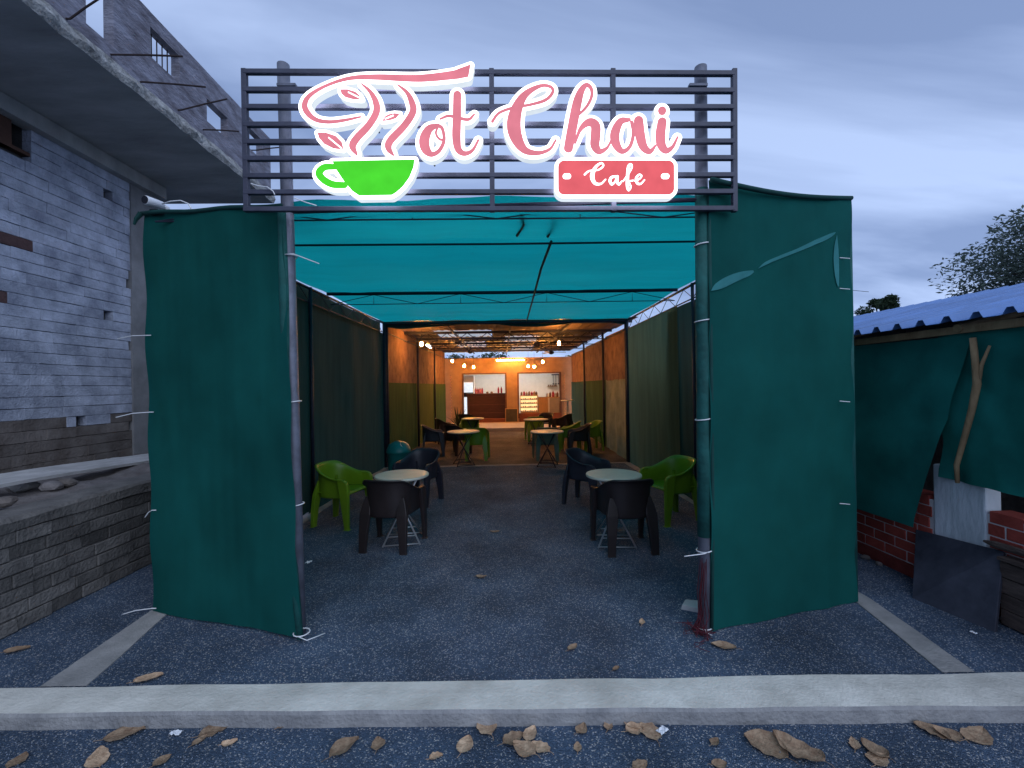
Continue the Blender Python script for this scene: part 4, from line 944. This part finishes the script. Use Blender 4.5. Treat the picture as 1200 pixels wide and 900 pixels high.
# hanging filament bulbs
bulbs = [(494, 403, 10.6), (655, 402, 10.6), (530, 423, 15.2), (544, 428.5, 16.4), (555, 430, 17.3), (619, 429, 17.3), (626, 429.5, 16.4), (636, 424, 15.2)]
blab = ['glowing orange bulb hanging by the left wall matting near the roof hem', 'glowing orange bulb hanging by the right wall matting near the roof hem'] + ['small glowing orange bulb hanging in the row before the dark counter']*3 + ['small glowing orange bulb hanging in the row before the display case']*3
for i, (px, py, Y) in enumerate(bulbs):
    p = PY(px, py, Y)
    b = thing('pendant_bulb', blab[i], 'lamp', p, 0, None if i < 2 else ('bulbs before the dark counter' if i < 5 else 'bulbs before the display case'))
    MB().lathe([(0.012, 0.045), (0.03, 0.02), (0.038, -0.01), (0.03, -0.04), (0.008, -0.052)], 12).build('glass', warm_bulb, b, smooth=True)
    MB().lathe([(0.018, 0.046), (0.02, 0.10), (0.006, 0.12)], 10).build('holder', steel, b)
    MB().tube([(0, 0, 0.11), (0.004, 0, 3.05-p.z)], 0.004, 5).build('cord', steel, b)
p = PY(502, 406, 10.9); t = thing('tube_light', 'short cool white tube light next to the orange bulb', 'lamp', p)
MB().tube([(-0.02, -0.16, 0.02), (0.03, 0.2, -0.02)], 0.016, 8).build('tube', cool_tube, t); MB().box((-0.02, -0.18, 0.03), (0.045, 0.22, 0.05)).build('batten', white_pl, t)
MB().tube([(0.01, 0, 0.05), (0.01, 0, 3.05-p.z)], 0.005, 5).build('cord', steel, t)

# ------------------------------------------------------------------ cafe building
FY = 18.3
cf = thing('cafe_building', 'tan cafe front with two open serving bays under a warm tube light', 'building', (0.2, FY, 0))
def cpart(mb, name, material, **k):
    o = mb.build(name, material, cf, **k); o.location = -Vector((0.2, FY, 0)); return o
def fx_(px): return PY(px, 450, FY).x
def fz_(py, px=600): return PY(px, py, FY).z
L0, L1, R0, R1 = fx_(543), fx_(592), fx_(608), fx_(656); ZT, ZB_ = fz_(438), 0.28; FT = fz_(419)
wl = MB(); x0, x1 = fx_(521), fx_(676)
for a_, b_ in ((x0, L0), (L1, R0), (R1, x1)): wl.box((a_, FY, 0), (b_, FY+0.2, ZT))
wl.box((x0, FY, ZT), (x1, FY+0.2, FT))
cpart(wl, 'wall', facade_m)
cpart(MB().box((L0-0.05, FY-0.04, 0.12), (L1, FY+0.19, ZB_)), 'sill', redbase); cpart(MB().box((R0, FY-0.04, 0.12), (R1+0.05, FY+0.19, ZB_+0.2)), 'sill', redbase)
for a_, b_ in ((L0, L1), (R0, R1)):
    fr = MB(); fr.box((a_-0.06, FY-0.03, ZB_), (a_, FY+0.21, ZT+0.05)); fr.box((b_, FY-0.03, ZB_), (b_+0.06, FY+0.21, ZT+0.05)); fr.box((a_, FY-0.03, ZT), (b_, FY+0.21, ZT+0.05))
    cpart(fr, 'bay_frame', mat('bay_wood', (0.13, 0.06, 0.04), 0.6, var=0.2))
cpart(MB().box((x0-0.3, 15.7, -0.08), (x1+0.2, FY+3.2, 0.13)), 'platform', mat('platform_tile', (0.42, 0.34, 0.27), 0.5, var=0.12, scale=3))
rm = MB(); rm.box((x0, FY+3.0, 0), (x1, FY+3.1, 3)); rm.box((x0, FY+0.21, 2.72), (x1, FY+3.0, 2.78)); rm.box((x0, FY+0.2, 0), (x0+0.1, FY+3, 2.72)); rm.box((x1-0.1, FY+0.2, 0), (x1, FY+3, 2.72))
cpart(rm, 'interior_wall', white_wall)
lt = thing('shop_light', 'white tube light on the ceiling inside the cafe bays', 'lamp', (0.2, FY+1.4, 2.68))
MB().box((-1.7, -0.06, -0.02), (1.9, 0.06, 0.02)).build('tube', shop_tube, lt)
tb = PY(598, 422, FY-0.12); lt = thing('tube_light', 'warm glowing tube light mounted above the two cafe bays', 'lamp', tb)
MB().tube([(-0.58, 0, 0), (0.58, 0, 0)], 0.022, 10).build('tube', warm_tube, lt); MB().box((-0.6, 0.03, -0.03), (0.6, 0.12, 0.03)).build('batten', white_pl, lt)
for px in (528.5, 661.5):
    x = fx_(px); s_ = MB().tube([(x, FY-0.04, 0.3), (x, FY-0.04, ZT)], 0.006, 5); o = cpart(s_, 'light_string', steel)
    bd = MB()
    for k in range(26): bd.lathe([(0.004, -0.018), (0.016, 0), (0.004, 0.018)], 6, (x+0.02*((k % 2)-0.5), FY-0.05, 0.36+k*0.068))
    o = cpart(bd, 'bead', string_bead); o['kind'] = 'stuff'
# counter and goods
def wx(px, Y): return PY(px, 450, Y).x
def wz(py, Y): return PY(600, py, Y).z
cy = FY+0.35
ct = thing('counter', 'dark brown shop counter in the bay with the red bottles', 'counter', (0, cy, 0))
MB().box((wx(547, cy), 0, 0.13), (wx(593, cy), 0.5, wz(464, cy))).build('body', counter_m, ct)
MB().box((wx(546, cy), -0.05, wz(464, cy)+0.002), (wx(594, cy), 0.52, wz(460.5, cy))).build('top', counter_m, ct, bevel=0.005)
for z in (0.5, 0.85): MB().box((wx(547.5, cy), -0.012, z), (wx(592.5, cy), -0.001, z+0.015)).build('groove_strip', mat('counter_edge', (0.11, 0.045, 0.035), 0.5), ct)
zc = wz(460.5, cy)
def bottle(px, mt, h, label, group, Y=None, z=None, w=0.04):
    Yb = Y or cy+0.15; b = thing('bottle', label, 'bottle', (wx(px, Yb), Yb, z if z is not None else zc), 0, group)
    MB().lathe([(w, 0), (w*1.05, 0.02), (w*1.05, h*0.6), (w*0.4, h*0.78), (w*0.38, h*0.92)], 12).build('glass', mt, b, smooth=True)
    MB().lathe([(w*0.45, h*0.921), (w*0.45, h)], 10).build('cap', white_pl, b)
for px in (557.5, 560, 562.5, 565): bottle(px, bottle_red, 0.27, 'red bottle in the cluster at the middle of the dark counter', 'red bottles clustered on the counter')
for px in (584, 587.5): bottle(px, bottle_red, 0.30, 'tall red bottle at the end of the dark counter near the tan pier', 'red bottles at the counter end')
for px in (571, 576): tag(MB().lathe([(0.05, 0), (0.06, 0.05), (0.03, 0.08)], 10, (wx(px, cy+0.15), cy+0.15, zc)).build('jar', bottle_br), 'small brown jar on the dark counter between the bottle groups', 'jar', 'jars on the counter')
fg = thing('drinks_fridge', 'lit white drinks fridge behind the dark counter', 'fridge', (wx(547.5, FY+1.2), FY+1.2, 0.13))
MB().box((-0.3, 0, 0), (0.3, 0.6, 2.0)).build('cabinet', white_pl, fg, bevel=0.01)
MB().box((-0.26, -0.012, 0.1), (0.26, -0.002, 1.7)).build('glass_door', fridge_glow, fg); MB().box((-0.27, -0.03, 1.05), (0.27, -0.013, 1.25)).build('dark_band', steel, fg)
MB().box((0.22, -0.05, 0.5), (0.24, -0.013, 1.0)).build('handle', steel, fg)
# display case
dY = FY+0.30; dx0, dx1 = wx(609.5, dY), wx(630, dY); dz0, dz1 = wz(483, dY), wz(464.5, dY)
dc = thing('display_case', 'warm glowing glass display case of snacks in the right hand bay', 'display case', (0, dY, 0))
MB().box((dx0, 0.28, dz0), (dx1, 0.32, dz1)).build('back_panel', case_glow, dc)
MB().box((dx0, 0, 0.13), (dx1, 0.34, dz0)).build('base', wood_m, dc); MB().box((dx0-0.01, -0.01, dz1), (dx1+0.01, 0.35, dz1+0.03)).build('top', wood_m, dc)
for s_ in (0.25, 0.5, 0.75): MB().box((dx0, 0.02, dz0+(dz1-dz0)*s_), (dx1, 0.27, dz0+(dz1-dz0)*s_+0.012)).build('shelf', wood_m, dc)
for s_ in (dx0-0.008, dx1-0.012): MB().box((s_, -0.008, dz0), (s_+0.02, 0.33, dz1-0.001)).build('corner_post', wood_m, dc)
for k in range(4):
    for q in range(9):
        xq = dx0+0.06+(dx1-dx0-0.12)*q/8; zq = dz0+(dz1-dz0)*0.25*k+(0.0125 if k else 0.001)
        MB().lathe([(0.028, 0), (0.033, 0.025), (0.02, 0.05+0.01*(q % 3))], 8, (xq, 0.14, zq)).build('snack', (bottle_br, wood_m, terracotta)[(q+k) % 3], dc)
for i, px in enumerate((611, 614, 617, 620, 623, 626, 628.5)):
    bottle(px, (bottle_br, bottle_red, wood_m)[i % 3], 0.17+0.03*(i % 2), 'small jar standing on top of the glowing display case', 'jars on the display case', dY+0.17, dz1+0.03, 0.045)
cb = thing('cabinet', 'cabinet with honey wood and grey doors beside the display case', 'cabinet', (0, dY+0.05, 0))
zt_ = wz(467, dY)
MB().box((wx(631, dY), 0, 0.13), (wx(642, dY), 0.4, zt_)).build('door', wood_m, cb); MB().box((wx(642.2, dY), 0, 0.13), (wx(643.8, dY), 0.4, zt_)).build('divider', fridge_glow if False else white_pl, cb)
MB().box((wx(644, dY), 0, 0.13), (wx(656.5, dY), 0.4, zt_)).build('door', greycab, cb); MB().box((wx(630.8, dY), -0.02, zt_+0.001), (wx(657, dY), 0.42, zt_+0.03)).build('top', wood_m, cb)
for i, px in enumerate((641, 644.5, 648, 650.5, 653)):
    bottle(px, (greycab, bottle_br, bottle_red)[i % 3], 0.2+0.05*(i % 3), 'container on the cabinet beside the display case', 'containers on the cabinet', dY+0.2, zt_+0.03, 0.05)
zs = wz(454, FY+2.9); sh2 = thing('wall_shelf', 'small wall shelf with cups inside the bay with the display case', 'shelf', (wx(648, FY+2.9), FY+2.9, zs))
MB().box((-0.28, -0.14, 0), (0.2, 0.09, 0.025)).build('board', wood_m, sh2)
for k in range(5): MB().lathe([(0.03, 0.0255), (0.04, 0.10)], 8, (-0.22+k*0.09, -0.03, 0)).build('cup', bottle_br, sh2)
zs = wz(440.5, FY+2.9); rk = thing('utensil_rack', 'wall rack with hanging ladles inside the cafe', 'rack', (wx(652, FY+2.9), FY+2.9, zs))
MB().box((-0.22, -0.03, 0), (0.2, 0.09, 0.05)).build('rail', steel, rk)
for k in range(3): MB().tube([(-0.15+k*0.13, 0, 0), (-0.15+k*0.13, 0, -0.4)], 0.012, 6).lathe([(0.02, -0.45), (0.045, -0.42), (0.045, -0.40)], 8, (-0.15+k*0.13, 0, 0)).build('ladle', steel, rk)
# board between the bays, pedestal table, potted plant
bY = FY-0.18; bd = thing('floor_board', 'dark framed board standing between the two cafe bays', 'board', (wx(599, bY), bY, 0.13))
w_ = (wx(606.5, bY)-wx(591.5, bY))/2; hb = wz(478.5, bY)-0.13
MB().box((-w_+0.03, -0.012, 0.03), (w_-0.03, 0.012, hb-0.03)).build('panel', mat('board_slate', (0.05, 0.045, 0.035), 0.6, var=0.2), bd)
fr = MB(); fr.box((-w_, -0.02, 0), (-w_+0.03, 0.02, hb)); fr.box((w_-0.03, -0.02, 0), (w_, 0.02, hb)); fr.box((-w_+0.03, -0.02, 0), (w_-0.03, 0.02, 0.03)); fr.box((-w_+0.03, -0.02, hb-0.03), (w_-0.03, 0.02, hb)); fr.build('frame', wood_m, bd)
p = PY(665, 469, 16.6); pt = thing('pedestal_table', 'tall pale pedestal table at the right end of the cafe front', 'table', (p.x, 16.6, 0.13))
MB().lathe([(0.24, p.z-0.16), (0.26, p.z-0.15), (0.26, p.z-0.13), (0.24, p.z-0.125)], 24).build('top', whitetop, pt); MB().lathe([(0.035, 0.02), (0.03, p.z-0.161)], 12).build('column', leg_steel, pt); MB().lathe([(0.2, 0), (0.19, 0.015), (0.05, 0.03)], 20).build('base', leg_steel, pt)
p = G(537, 511); pt = thing('potted_plant', 'dark spiky potted plant at the left end of the cafe front', 'plant', (p.x, p.y, 0))
MB().lathe([(0.13, 0), (0.17, 0.24), (0.185, 0.25), (0.185, 0.29), (0.15, 0.29)], 18).build('pot', terracotta, pt, smooth=True)
rr = random.Random(5)
for k in range(34):
    a_ = rr.uniform(0, 6.28); ln = rr.uniform(0.45, 0.8); tilt = rr.uniform(0.15, 0.95); d = Vector((math.cos(a_)*math.sin(tilt), math.sin(a_)*math.sin(tilt), math.cos(tilt))); s_ = Vector((-math.sin(a_), math.cos(a_), 0))*0.022
    b0 = Vector((0, 0, 0.28)); m_ = b0+d*ln*0.55; e_ = b0+d*ln-Vector((0, 0, 0.12*tilt))
    MB().add([b0-s_*0.6, b0+s_*0.6, m_+s_, m_-s_, e_], [(0, 1, 2, 3), (3, 2, 4)]).build('leaf', foliage_d, pt)

# ------------------------------------------------------------------ hut on the right
HX = 3.36; EZ = 2.05
hut = thing('roadside_hut', 'low hut with blue sheet roof, red brick base and hanging green nets', 'hut', (HX, 4, 0))
def upart(mb, name, material, **k):
    o = mb.build(name, material, hut, **k); o.location = -Vector((HX, 4, 0)); return o
def roof_prof(y):
    t = (y-0.2) % 0.2/0.2
    return 0.032*max(0, min(1, 4*(0.5-abs(t-0.5))-0.0)-0.35)/0.65 if abs(t-0.5) < 0.42 else 0
RX1 = 6.1; RZ1 = 2.70
yy = [1.0+0.0125*k for k in range(int(7.5/0.0125))]
def ribz(y):
    t = ((y+0.18) % 0.2)-0.1; a_ = abs(t)
    return 0.046 if a_ < 0.020 else (0.046*(0.044-a_)/0.024 if a_ < 0.044 else 0.0)
mb = MB(); vs = []
for y in yy:
    for k in range(5):
        t = k/4; x = HX-0.10+(RX1-HX+0.10)*t; z = EZ+0.01+(RZ1-EZ)*t+0.006*nval((x, y*0.4, 0), 1.4)
        vs.append((x, y, z+ribz(y)))
mb.add(vs, [(i*5+j, i*5+j+1, (i+1)*5+j+1, (i+1)*5+j) for i in range(len(yy)-1) for j in range(4)])
o = upart(mb, 'roof_sheet', blue_roof); so = o.modifiers.new('solid', 'SOLIDIFY'); so.thickness = 0.003
for y in (1.5, 3.1, 4.7, 6.3): upart(MB().tube([(HX-0.04, y, EZ-0.035), (RX1-0.1, y, RZ1-0.06)], 0.03, 8), 'rafter', bamboo_m)
upart(MB().bar((HX+0.0, 1.0, EZ-0.045), (HX+0.0, 8.4, EZ-0.045), 0.045, 0.055), 'eave_beam', bamboo_m)
upart(MB().box((RX1-0.1, 1.0, 0), (RX1, 8.4, RZ1-0.1)), 'back_wall', block_dirty)
upart(MB().box((HX+0.3, 8.3, 0), (RX1-0.1, 8.4, EZ)), 'end_wall', block_dirty)
# brick base
wb0, wb1 = 1.1, 8.3; WBH = 0.69
core = upart(MB().box((HX+0.037, wb0, 0), (HX+0.185, 3.0, WBH)).box((HX+0.037, 3.38, 0), (HX+0.185, wb1, WBH)), 'base_wall', white_mortar)
hb_m = [brick_mesh(L, 0.078, 0.16, bev=0.003, jit=0.002, seed=40+i) for i, L in enumerate((0.20, 0.10))]
upart(MB().box((HX+0.01, 3.39, 0), (HX+0.0365, wb1, 0.10)).box((HX+0.01, wb0, 0), (HX+0.0365, 2.99, 0.10)), 'footing_course', redbrick_dk)
hz0 = 0.107; stuffb = MB()
for c in range(7):
    z = hz0+0.088*(c+0.5); y = wb0-(0.1 if c % 2 else 0)
    while y < wb1-0.2:
        y0, y1 = max(y, wb0), y+0.20
        if y0 < 3.0 < y1: y1 = 2.99
        if y0 < 3.38 < y1: y0 = 3.39
        if not (y0 >= 2.985 and y1 <= 3.385) and y1-y0 > 0.04:
            if y0 < 5.0: put(hb_m[0], redbrick, (HX+0.111+random.uniform(-0.002, 0.002), (y0+y1)/2, z), core, scale=(1, (y1-y0)/0.2, 1))
            else: stuffb.box((HX+0.031, y0, z-0.039), (HX+0.081, y1, z+0.039))
        y += 0.21
o = stuffb.build('brick', redbrick, core); o['kind'] = 'stuff'
upart(MB().box((HX+0.03, 3.0, 0), (HX+0.15, 3.375, 0.98)), 'pillar', pillar_m, bevel=0.012)
# hanging nets
def hnet(tl, tr, br, bl, seed, curl=0.0):
    tl, tr, br, bl = [Vector(p) for p in (tl, tr, br, bl)]
    def fn(u, v):
        p = (bl*(1-u)+br*u)*(1-v)+(tl*(1-u)+tr*u)*v
        e = 1-0.5*v
        w = 0.09*noise.noise(Vector((u*2.6+seed, v*1.4, 0)))+0.03*noise.noise(Vector((u*7+v*3, v*2-u*3, seed)))+0.02*math.sin(u*11+v*4+seed)+0.035*math.sin((u-v*0.7)*6+seed)*(1-v)
        p = p+Vector((-abs(w)*e-curl*u*(1-v)*0.12, 0, 0))
        if v == 0: p.z += 0.035*math.sin(u*3.1+seed)+0.012*noise.noise(Vector((u*5, seed, 1)))
        return p
    return MB().grid(fn, 40, 40)
upart(hnet((HX, 8.0, 2.03), PX(1142, 392, HX), PX(1086, 613, HX-0.05), (HX, 8.0, 0.45), 2.0, 0.8), 'hanging_net', hutnet, smooth=True)
upart(hnet((HX+0.03, 3.30, 2.02), (HX+0.03, 2.0, 2.02), (HX, 2.0, 0.80), (HX+0.03, 3.28, 0.93), 5.0, 0.0), 'hanging_net', hutnet, smooth=True)
# crooked branch post with a fork
q = [PX(x, y, HX-0.06) for x, y in ((1122, 566), (1121, 545), (1131, 510), (1139, 480), (1145, 450), (1143, 425), (1140, 396))]
upart(MB().tube(q, [0.013, 0.016, 0.018, 0.020, 0.023, 0.020, 0.019], 10), 'branch_post', bamboo_m, smooth=True)
upart(MB().tube([q[4]+Vector((0, 0, -0.03)), PX(1150, 428, HX-0.05), PX(1160, 405, HX-0.02)], [0.016, 0.012, 0.008], 8), 'branch_fork', bamboo_m, smooth=True)
a_, b_ = PX(1153, 634, HX-0.02), Vector((HX-0.02, 2.5, 0.0)); b_.z = a_.z+0.01
upart(MB().tube([a_, a_.lerp(b_, 0.15), b_], [0.008, 0.024, 0.026], 8), 'branch_rail', timber)
# slate slab leaning on the hut
s1, s2 = G(1069, 701), G(1166, 741); s3, s4 = PX(1176, 646, HX-0.01), PX(1073, 620, HX+0.02)
s4.y = max(s4.y, s1.y); nrm = (s2-s1).cross(s4-s1).normalized()*0.028
if nrm.x > 0: nrm = -nrm
tag(MB().add([s1, s2, s3, s4, s1-nrm, s2-nrm, s3-nrm, s4-nrm], [(0, 1, 2, 3), (7, 6, 5, 4), (0, 4, 5, 1), (1, 5, 6, 2), (2, 6, 7, 3), (3, 7, 4, 0)]).build('stone_slab', slate, bevel=0.003), 'dark slate slab leaning against the white pillar of the hut', 'slab')
# old timber box beside it
tb_ = thing('timber_box', 'old brown timber box beside the leaning slate slab', 'box', (3.42, 2.72, 0))
for k in range(4): MB().box((-0.12, -0.45, 0.012+0.105*k), (-0.095, 0.12, 0.11+0.105*k)).build('board', timber, tb_)
MB().box((-0.094, 0.09, 0), (0.28, 0.119, 0.43)).build('end_board', timber, tb_); MB().box((-0.13, -0.46, 0.434), (0.29, 0.13, 0.455)).build('lid', timber, tb_)
MB().box((0.25, -0.45, 0), (0.28, 0.089, 0.43)).build('board', timber, tb_)
for i, (px, py, r) in enumerate(((1186, 733, 0.06), (1014, 655, 0.035), (1030, 662, 0.03))):
    p = G(px, py); o = bpy.data.objects.new('stone', lump(r, 30+i)); C.objects.link(o); o.location = p+Vector((0, 0, r*0.4)); o.data.materials.append(earth); tag(o, ['brown stone on the ground before the timber box', 'small dark stone at the foot of the red brick base', 'flat little stone by the red brick base'][i], 'stone')

# ------------------------------------------------------------------ small things on the ground
def leaf_mesh(L, Wd, curl, seed, lobes=0.0):
    rs = random.Random(seed); n_ = 14; vs = []; ph = rs.uniform(0, 6); bend = rs.uniform(-0.12, 0.12); tip = rs.uniform(0.2, 1.0)
    for i in range(n_+1):
        t = i/n_; w = Wd*(math.sin(math.pi*t**0.8)**0.75)*(1+lobes*math.sin(t*19+ph)) if 0 < t < 1 else 0.001
        for j in range(-3, 4):
            s_ = j/3
            z = curl*(0.9*s_*s_+tip*(2*t-1)**2*0.6+0.25*math.sin(t*7+ph)*s_)-(0.012*L if j == 0 else 0)+0.015*L*math.sin(t*22)*abs(s_)*0.5
            vs.append((L*(t-0.5), s_*w+bend*L*math.sin(math.pi*t), z))
    fs = [(i*7+j, i*7+j+1, (i+1)*7+j+1, (i+1)*7+j) for i in range(n_) for j in range(6)]
    mb_ = MB().add(vs, fs); zmin = min(v[2] for v in vs); mb_.v = [(v[0], v[1], v[2]-zmin+0.001) for v in mb_.v]
    z0 = mb_.v[3][2]; mb_.tube([(-L*0.49, 0, z0), (-L*0.62, 0.01*L, z0+0.002), (-L*0.74, 0.05*L, 0.003)], 0.0013, 4); return mb_
leaves_front = [(146, 862, 34, 20), (118, 888, 30, 130), (251, 858, 26, 30), (234, 869, 14, 60), (269, 872, 14, 20), (331, 852, 10, 40), (404, 879, 30, 40), (442, 874, 17, 100), (511, 889, 14, 20), (545, 874, 22, 70), (569, 853, 26, 120), (601, 869, 24, 30), (614, 880, 26, 150), (622, 862, 20, 60), (634, 877, 22, 140), (680, 856, 16, 50), (677, 877, 12, 80), (714, 853, 14, 60), (740, 847, 24, 120), (744, 858, 20, 10), (762, 857, 28, 100), (838, 872, 12, 30), (897, 877, 40, 140), (935, 880, 46, 135), (1025, 880, 24, 120), (1032, 893, 26, 30), (1092, 859, 28, 130), (1110, 862, 22, 140), (1142, 862, 34, 20), (750, 898, 18, 20), (843, 897, 16, 0), (20, 893, 18, 90), (1000, 873, 16, 60), (190, 893, 16, 60)]
for i, (px, py, sz, a_) in enumerate(leaves_front):
    p = G(px, py, LOW); L = sz*p.y/FPX*1.15
    o = leaf_mesh(L, L*(0.30+0.12*random.random()), L*0.10*random.random()+0.003, i, 0.06*(i % 3)).build('fallen_leaf', leafbrown)
    o.location = p+Vector((0, 0, 0.004)); o.rotation_euler = (R(random.uniform(-4, 4)), R(random.uniform(-4, 4)), R(a_)); 
    lab = {0: 'pale curled leaf before the kerb end below the left paved strip', 6: 'single broad brown leaf lying apart on the road', 10: 'reddish heart shaped leaf touching the kerb foot', 22: 'large brown leaf overlapping the biggest leaf on the road', 23: 'biggest brown leaf on the road, partly under its neighbour', 20: 'big crumpled leaf next to the pale blue paper scrap', 28: 'wide brown leaf before the kerb below the right paved strip'}.get(i)
    tag(o, lab or 'dry brown fallen leaf on the road in front of the kerb', 'leaf', None if lab else 'fallen leaves on the road')
for i, (px, py, sz, a_) in enumerate(((174, 797, 26, 25), (671, 761, 15, 40), (564, 677, 12, 0), (752, 731, 12, 70), (722, 786, 10, 30), (580, 624, 10, 0), (848, 759, 26, 160), (20, 764, 22, 20))):
    p = G(px, py, 0); L = sz*p.y/FPX*1.05
    o = leaf_mesh(L, L*0.28, 0.010, 60+i).build('fallen_leaf', leafbrown, smooth=True); o.location = p+Vector((0, 0, 0.006)); o.rotation_euler = (0, 0, R(a_))
    tag(o, 'dry brown fallen leaf on the gravel behind the kerb', 'leaf', 'fallen leaves on the forecourt')
for i, (px, py, sz, zb, lab) in enumerate(((206, 861, 12, LOW, 'small white paper scrap on the road near the brown leaves'), (776, 858, 14, LOW, 'crumpled pale blue paper scrap beside the big brown leaf'), (362, 660, 8, 0, 'tiny white paper scrap beside the left post'), (1141, 743, 6, 0, 'tiny white chip before the slate slab'))):
    p = G(px, py, zb); L = sz*p.y/FPX
    mb_ = MB().grid(lambda u, v: (L*(u-0.5), L*0.6*(v-0.5), 0.006+0.35*L*abs(noise.noise(Vector((u*3+i*7, v*3, 0))))), 6, 5)
    o = mb_.build('paper_scrap', paper); o.location = p+Vector((0, 0, 0.003)); o.rotation_euler = (0, 0, 0.6*i); tag(o, lab, 'paper')
# red nylon net bundle tied to the right post
rn = thing('red_net', 'tangled red nylon net hanging down the right sign post', 'net', (RP_b.x, RP_b.y, 0))
rs = random.Random(9); hang = MB(); pile = MB()
for k in range(12):
    z0 = rs.uniform(0.42, 0.52); x0_ = rs.uniform(-0.055, -0.01); y0_ = rs.uniform(-0.07, -0.03)
    hang.tube([(x0_*0.7, y0_, z0), (x0_-0.01+rs.uniform(-0.01, 0.01), y0_-0.01, z0*0.6), (x0_+rs.uniform(-0.03, 0.02), y0_+rs.uniform(-0.02, 0.02), 0.12), (x0_+rs.uniform(-0.09, 0.0), y0_+rs.uniform(-0.1, 0.03), 0.012)], 0.0022, 4)
for k in range(20):
    c = Vector((-0.03-abs(rs.gauss(0, 0.05)), -0.06+rs.gauss(0, 0.06), 0.0)); pts = []
    for q_ in range(6): pts.append(c+Vector((rs.gauss(0, 0.03), rs.gauss(0, 0.03), abs(rs.gauss(0.012, 0.02))+0.004))); 
    pile.tube(pts, 0.0018, 4)
hang.build('hanging_strands', red_nylon, rn); pile.build('loose_strands', red_nylon, rn)
fb = G(812, 714); ft = MB().add([fb+Vector((-0.09, 0.0, 0.0)), fb+Vector((0.05, -0.07, 0)), fb+Vector((0.10, 0.05, 0)), fb+Vector((-0.02, 0.09, 0)), fb+Vector((-0.08, 0.0, 0.035)), fb+Vector((0.045, -0.06, 0.03)), fb+Vector((0.09, 0.045, 0.04)), fb+Vector((-0.02, 0.08, 0.035))],
   [(3, 2, 1, 0), (4, 5, 6, 7), (0, 1, 5, 4), (1, 2, 6, 5), (2, 3, 7, 6), (3, 0, 4, 7)]); tag(ft.build('broken_tile', concrete, bevel=0.004), 'pale broken tile piece behind the right sign post', 'tile')

# ------------------------------------------------------------------ trees behind the hut and the cafe
def tree(label, base, H, crown_r, crown_h, nleaf, leafsz, seed, material, blobs=9, squash=0.75, group=None, name='tree'):
    t = thing(name, label, 'tree', base, 0, group); rs = random.Random(seed); tr = MB(); pts = []
    tr.tube([(0, 0, -0.2), (0.06, 0.04, H*0.35), (0.0, 0.1, H*0.62), (0.1, 0, H*0.85)], [0.035*H*0.6, 0.028*H*0.6, 0.018*H*0.6, 0.008*H*0.6], 9)
    cs = []
    for k in range(blobs):
        a_ = rs.uniform(0, 6.28); rr_ = crown_r*math.sqrt(rs.random())*0.75; z = H-crown_h+crown_h*rs.uniform(0.15, 0.9)
        c = Vector((rr_*math.cos(a_), rr_*math.sin(a_), z)); cs.append((c, crown_r*rs.uniform(0.28, 0.5)))
        tr.tube([(0.02, 0.05, H*0.45+0.2*(z-H*0.45)), c*0.5+Vector((0, 0, (H*0.5+z)*0.27)), c], [0.010*H, 0.006*H, 0.002*H], 6)
    tr.build('trunk', bark, t, smooth=True)
    V = []; F = []
    for k in range(nleaf):
        c, r_ = cs[rs.randrange(len(cs))]
        d = Vector((rs.gauss(0, 1), rs.gauss(0, 1), rs.gauss(0, 1))).normalized()*r_*rs.random()**0.4; d.z *= squash
        p = c+d; a_ = Vector((rs.gauss(0, 1), rs.gauss(0, 1), rs.gauss(0, 0.6))).normalized(); b_ = a_.cross(Vector((rs.gauss(0, 1), rs.gauss(0, 1), rs.gauss(0, 1)))).normalized()
        s_ = leafsz*rs.uniform(0.6, 1.4); o_ = len(V); V += [p-a_*s_, p+b_*s_*0.32, p+a_*s_, p-b_*s_*0.32]; F.append((o_, o_+1, o_+2, o_+3))
    MB().add(V, F).build('crown', material, t); return t
p = PY(1196, 320, 19); tree('wispy grey green tree rising behind the blue hut roof', (p.x+2.2, 19, 0), PY(1196, 256, 19).z+0.3, 3.9, 6.0, 30000, 0.115, 4, foliage, 48)
p = PY(1030, 356, 42); tree('small dark tree in the distance beyond the blue roof edge', (p.x, 42, 0), PY(1030, 347, 42).z, 1.7, 2.2, 3200, 0.17, 6, foliage_d, 9)
for i, (px, h) in enumerate(((530, 3.5), (556, 3.35), (574, 3.6), (650, 3.4))):
    p = PY(px, 415, 26); tree('dark bush', (p.x, 26, 0), h, 1.2, 1.5, 500, 0.12, 20+i, foliage_d, 7)['label'] = 'dark bush showing in the gap above the cafe front'
for o in list(C.objects):
    if o.get('label') == 'dark bush showing in the gap above the cafe front': o['group'] = 'bushes behind the cafe'; o['category'] = 'bush'; o.name = 'bush'
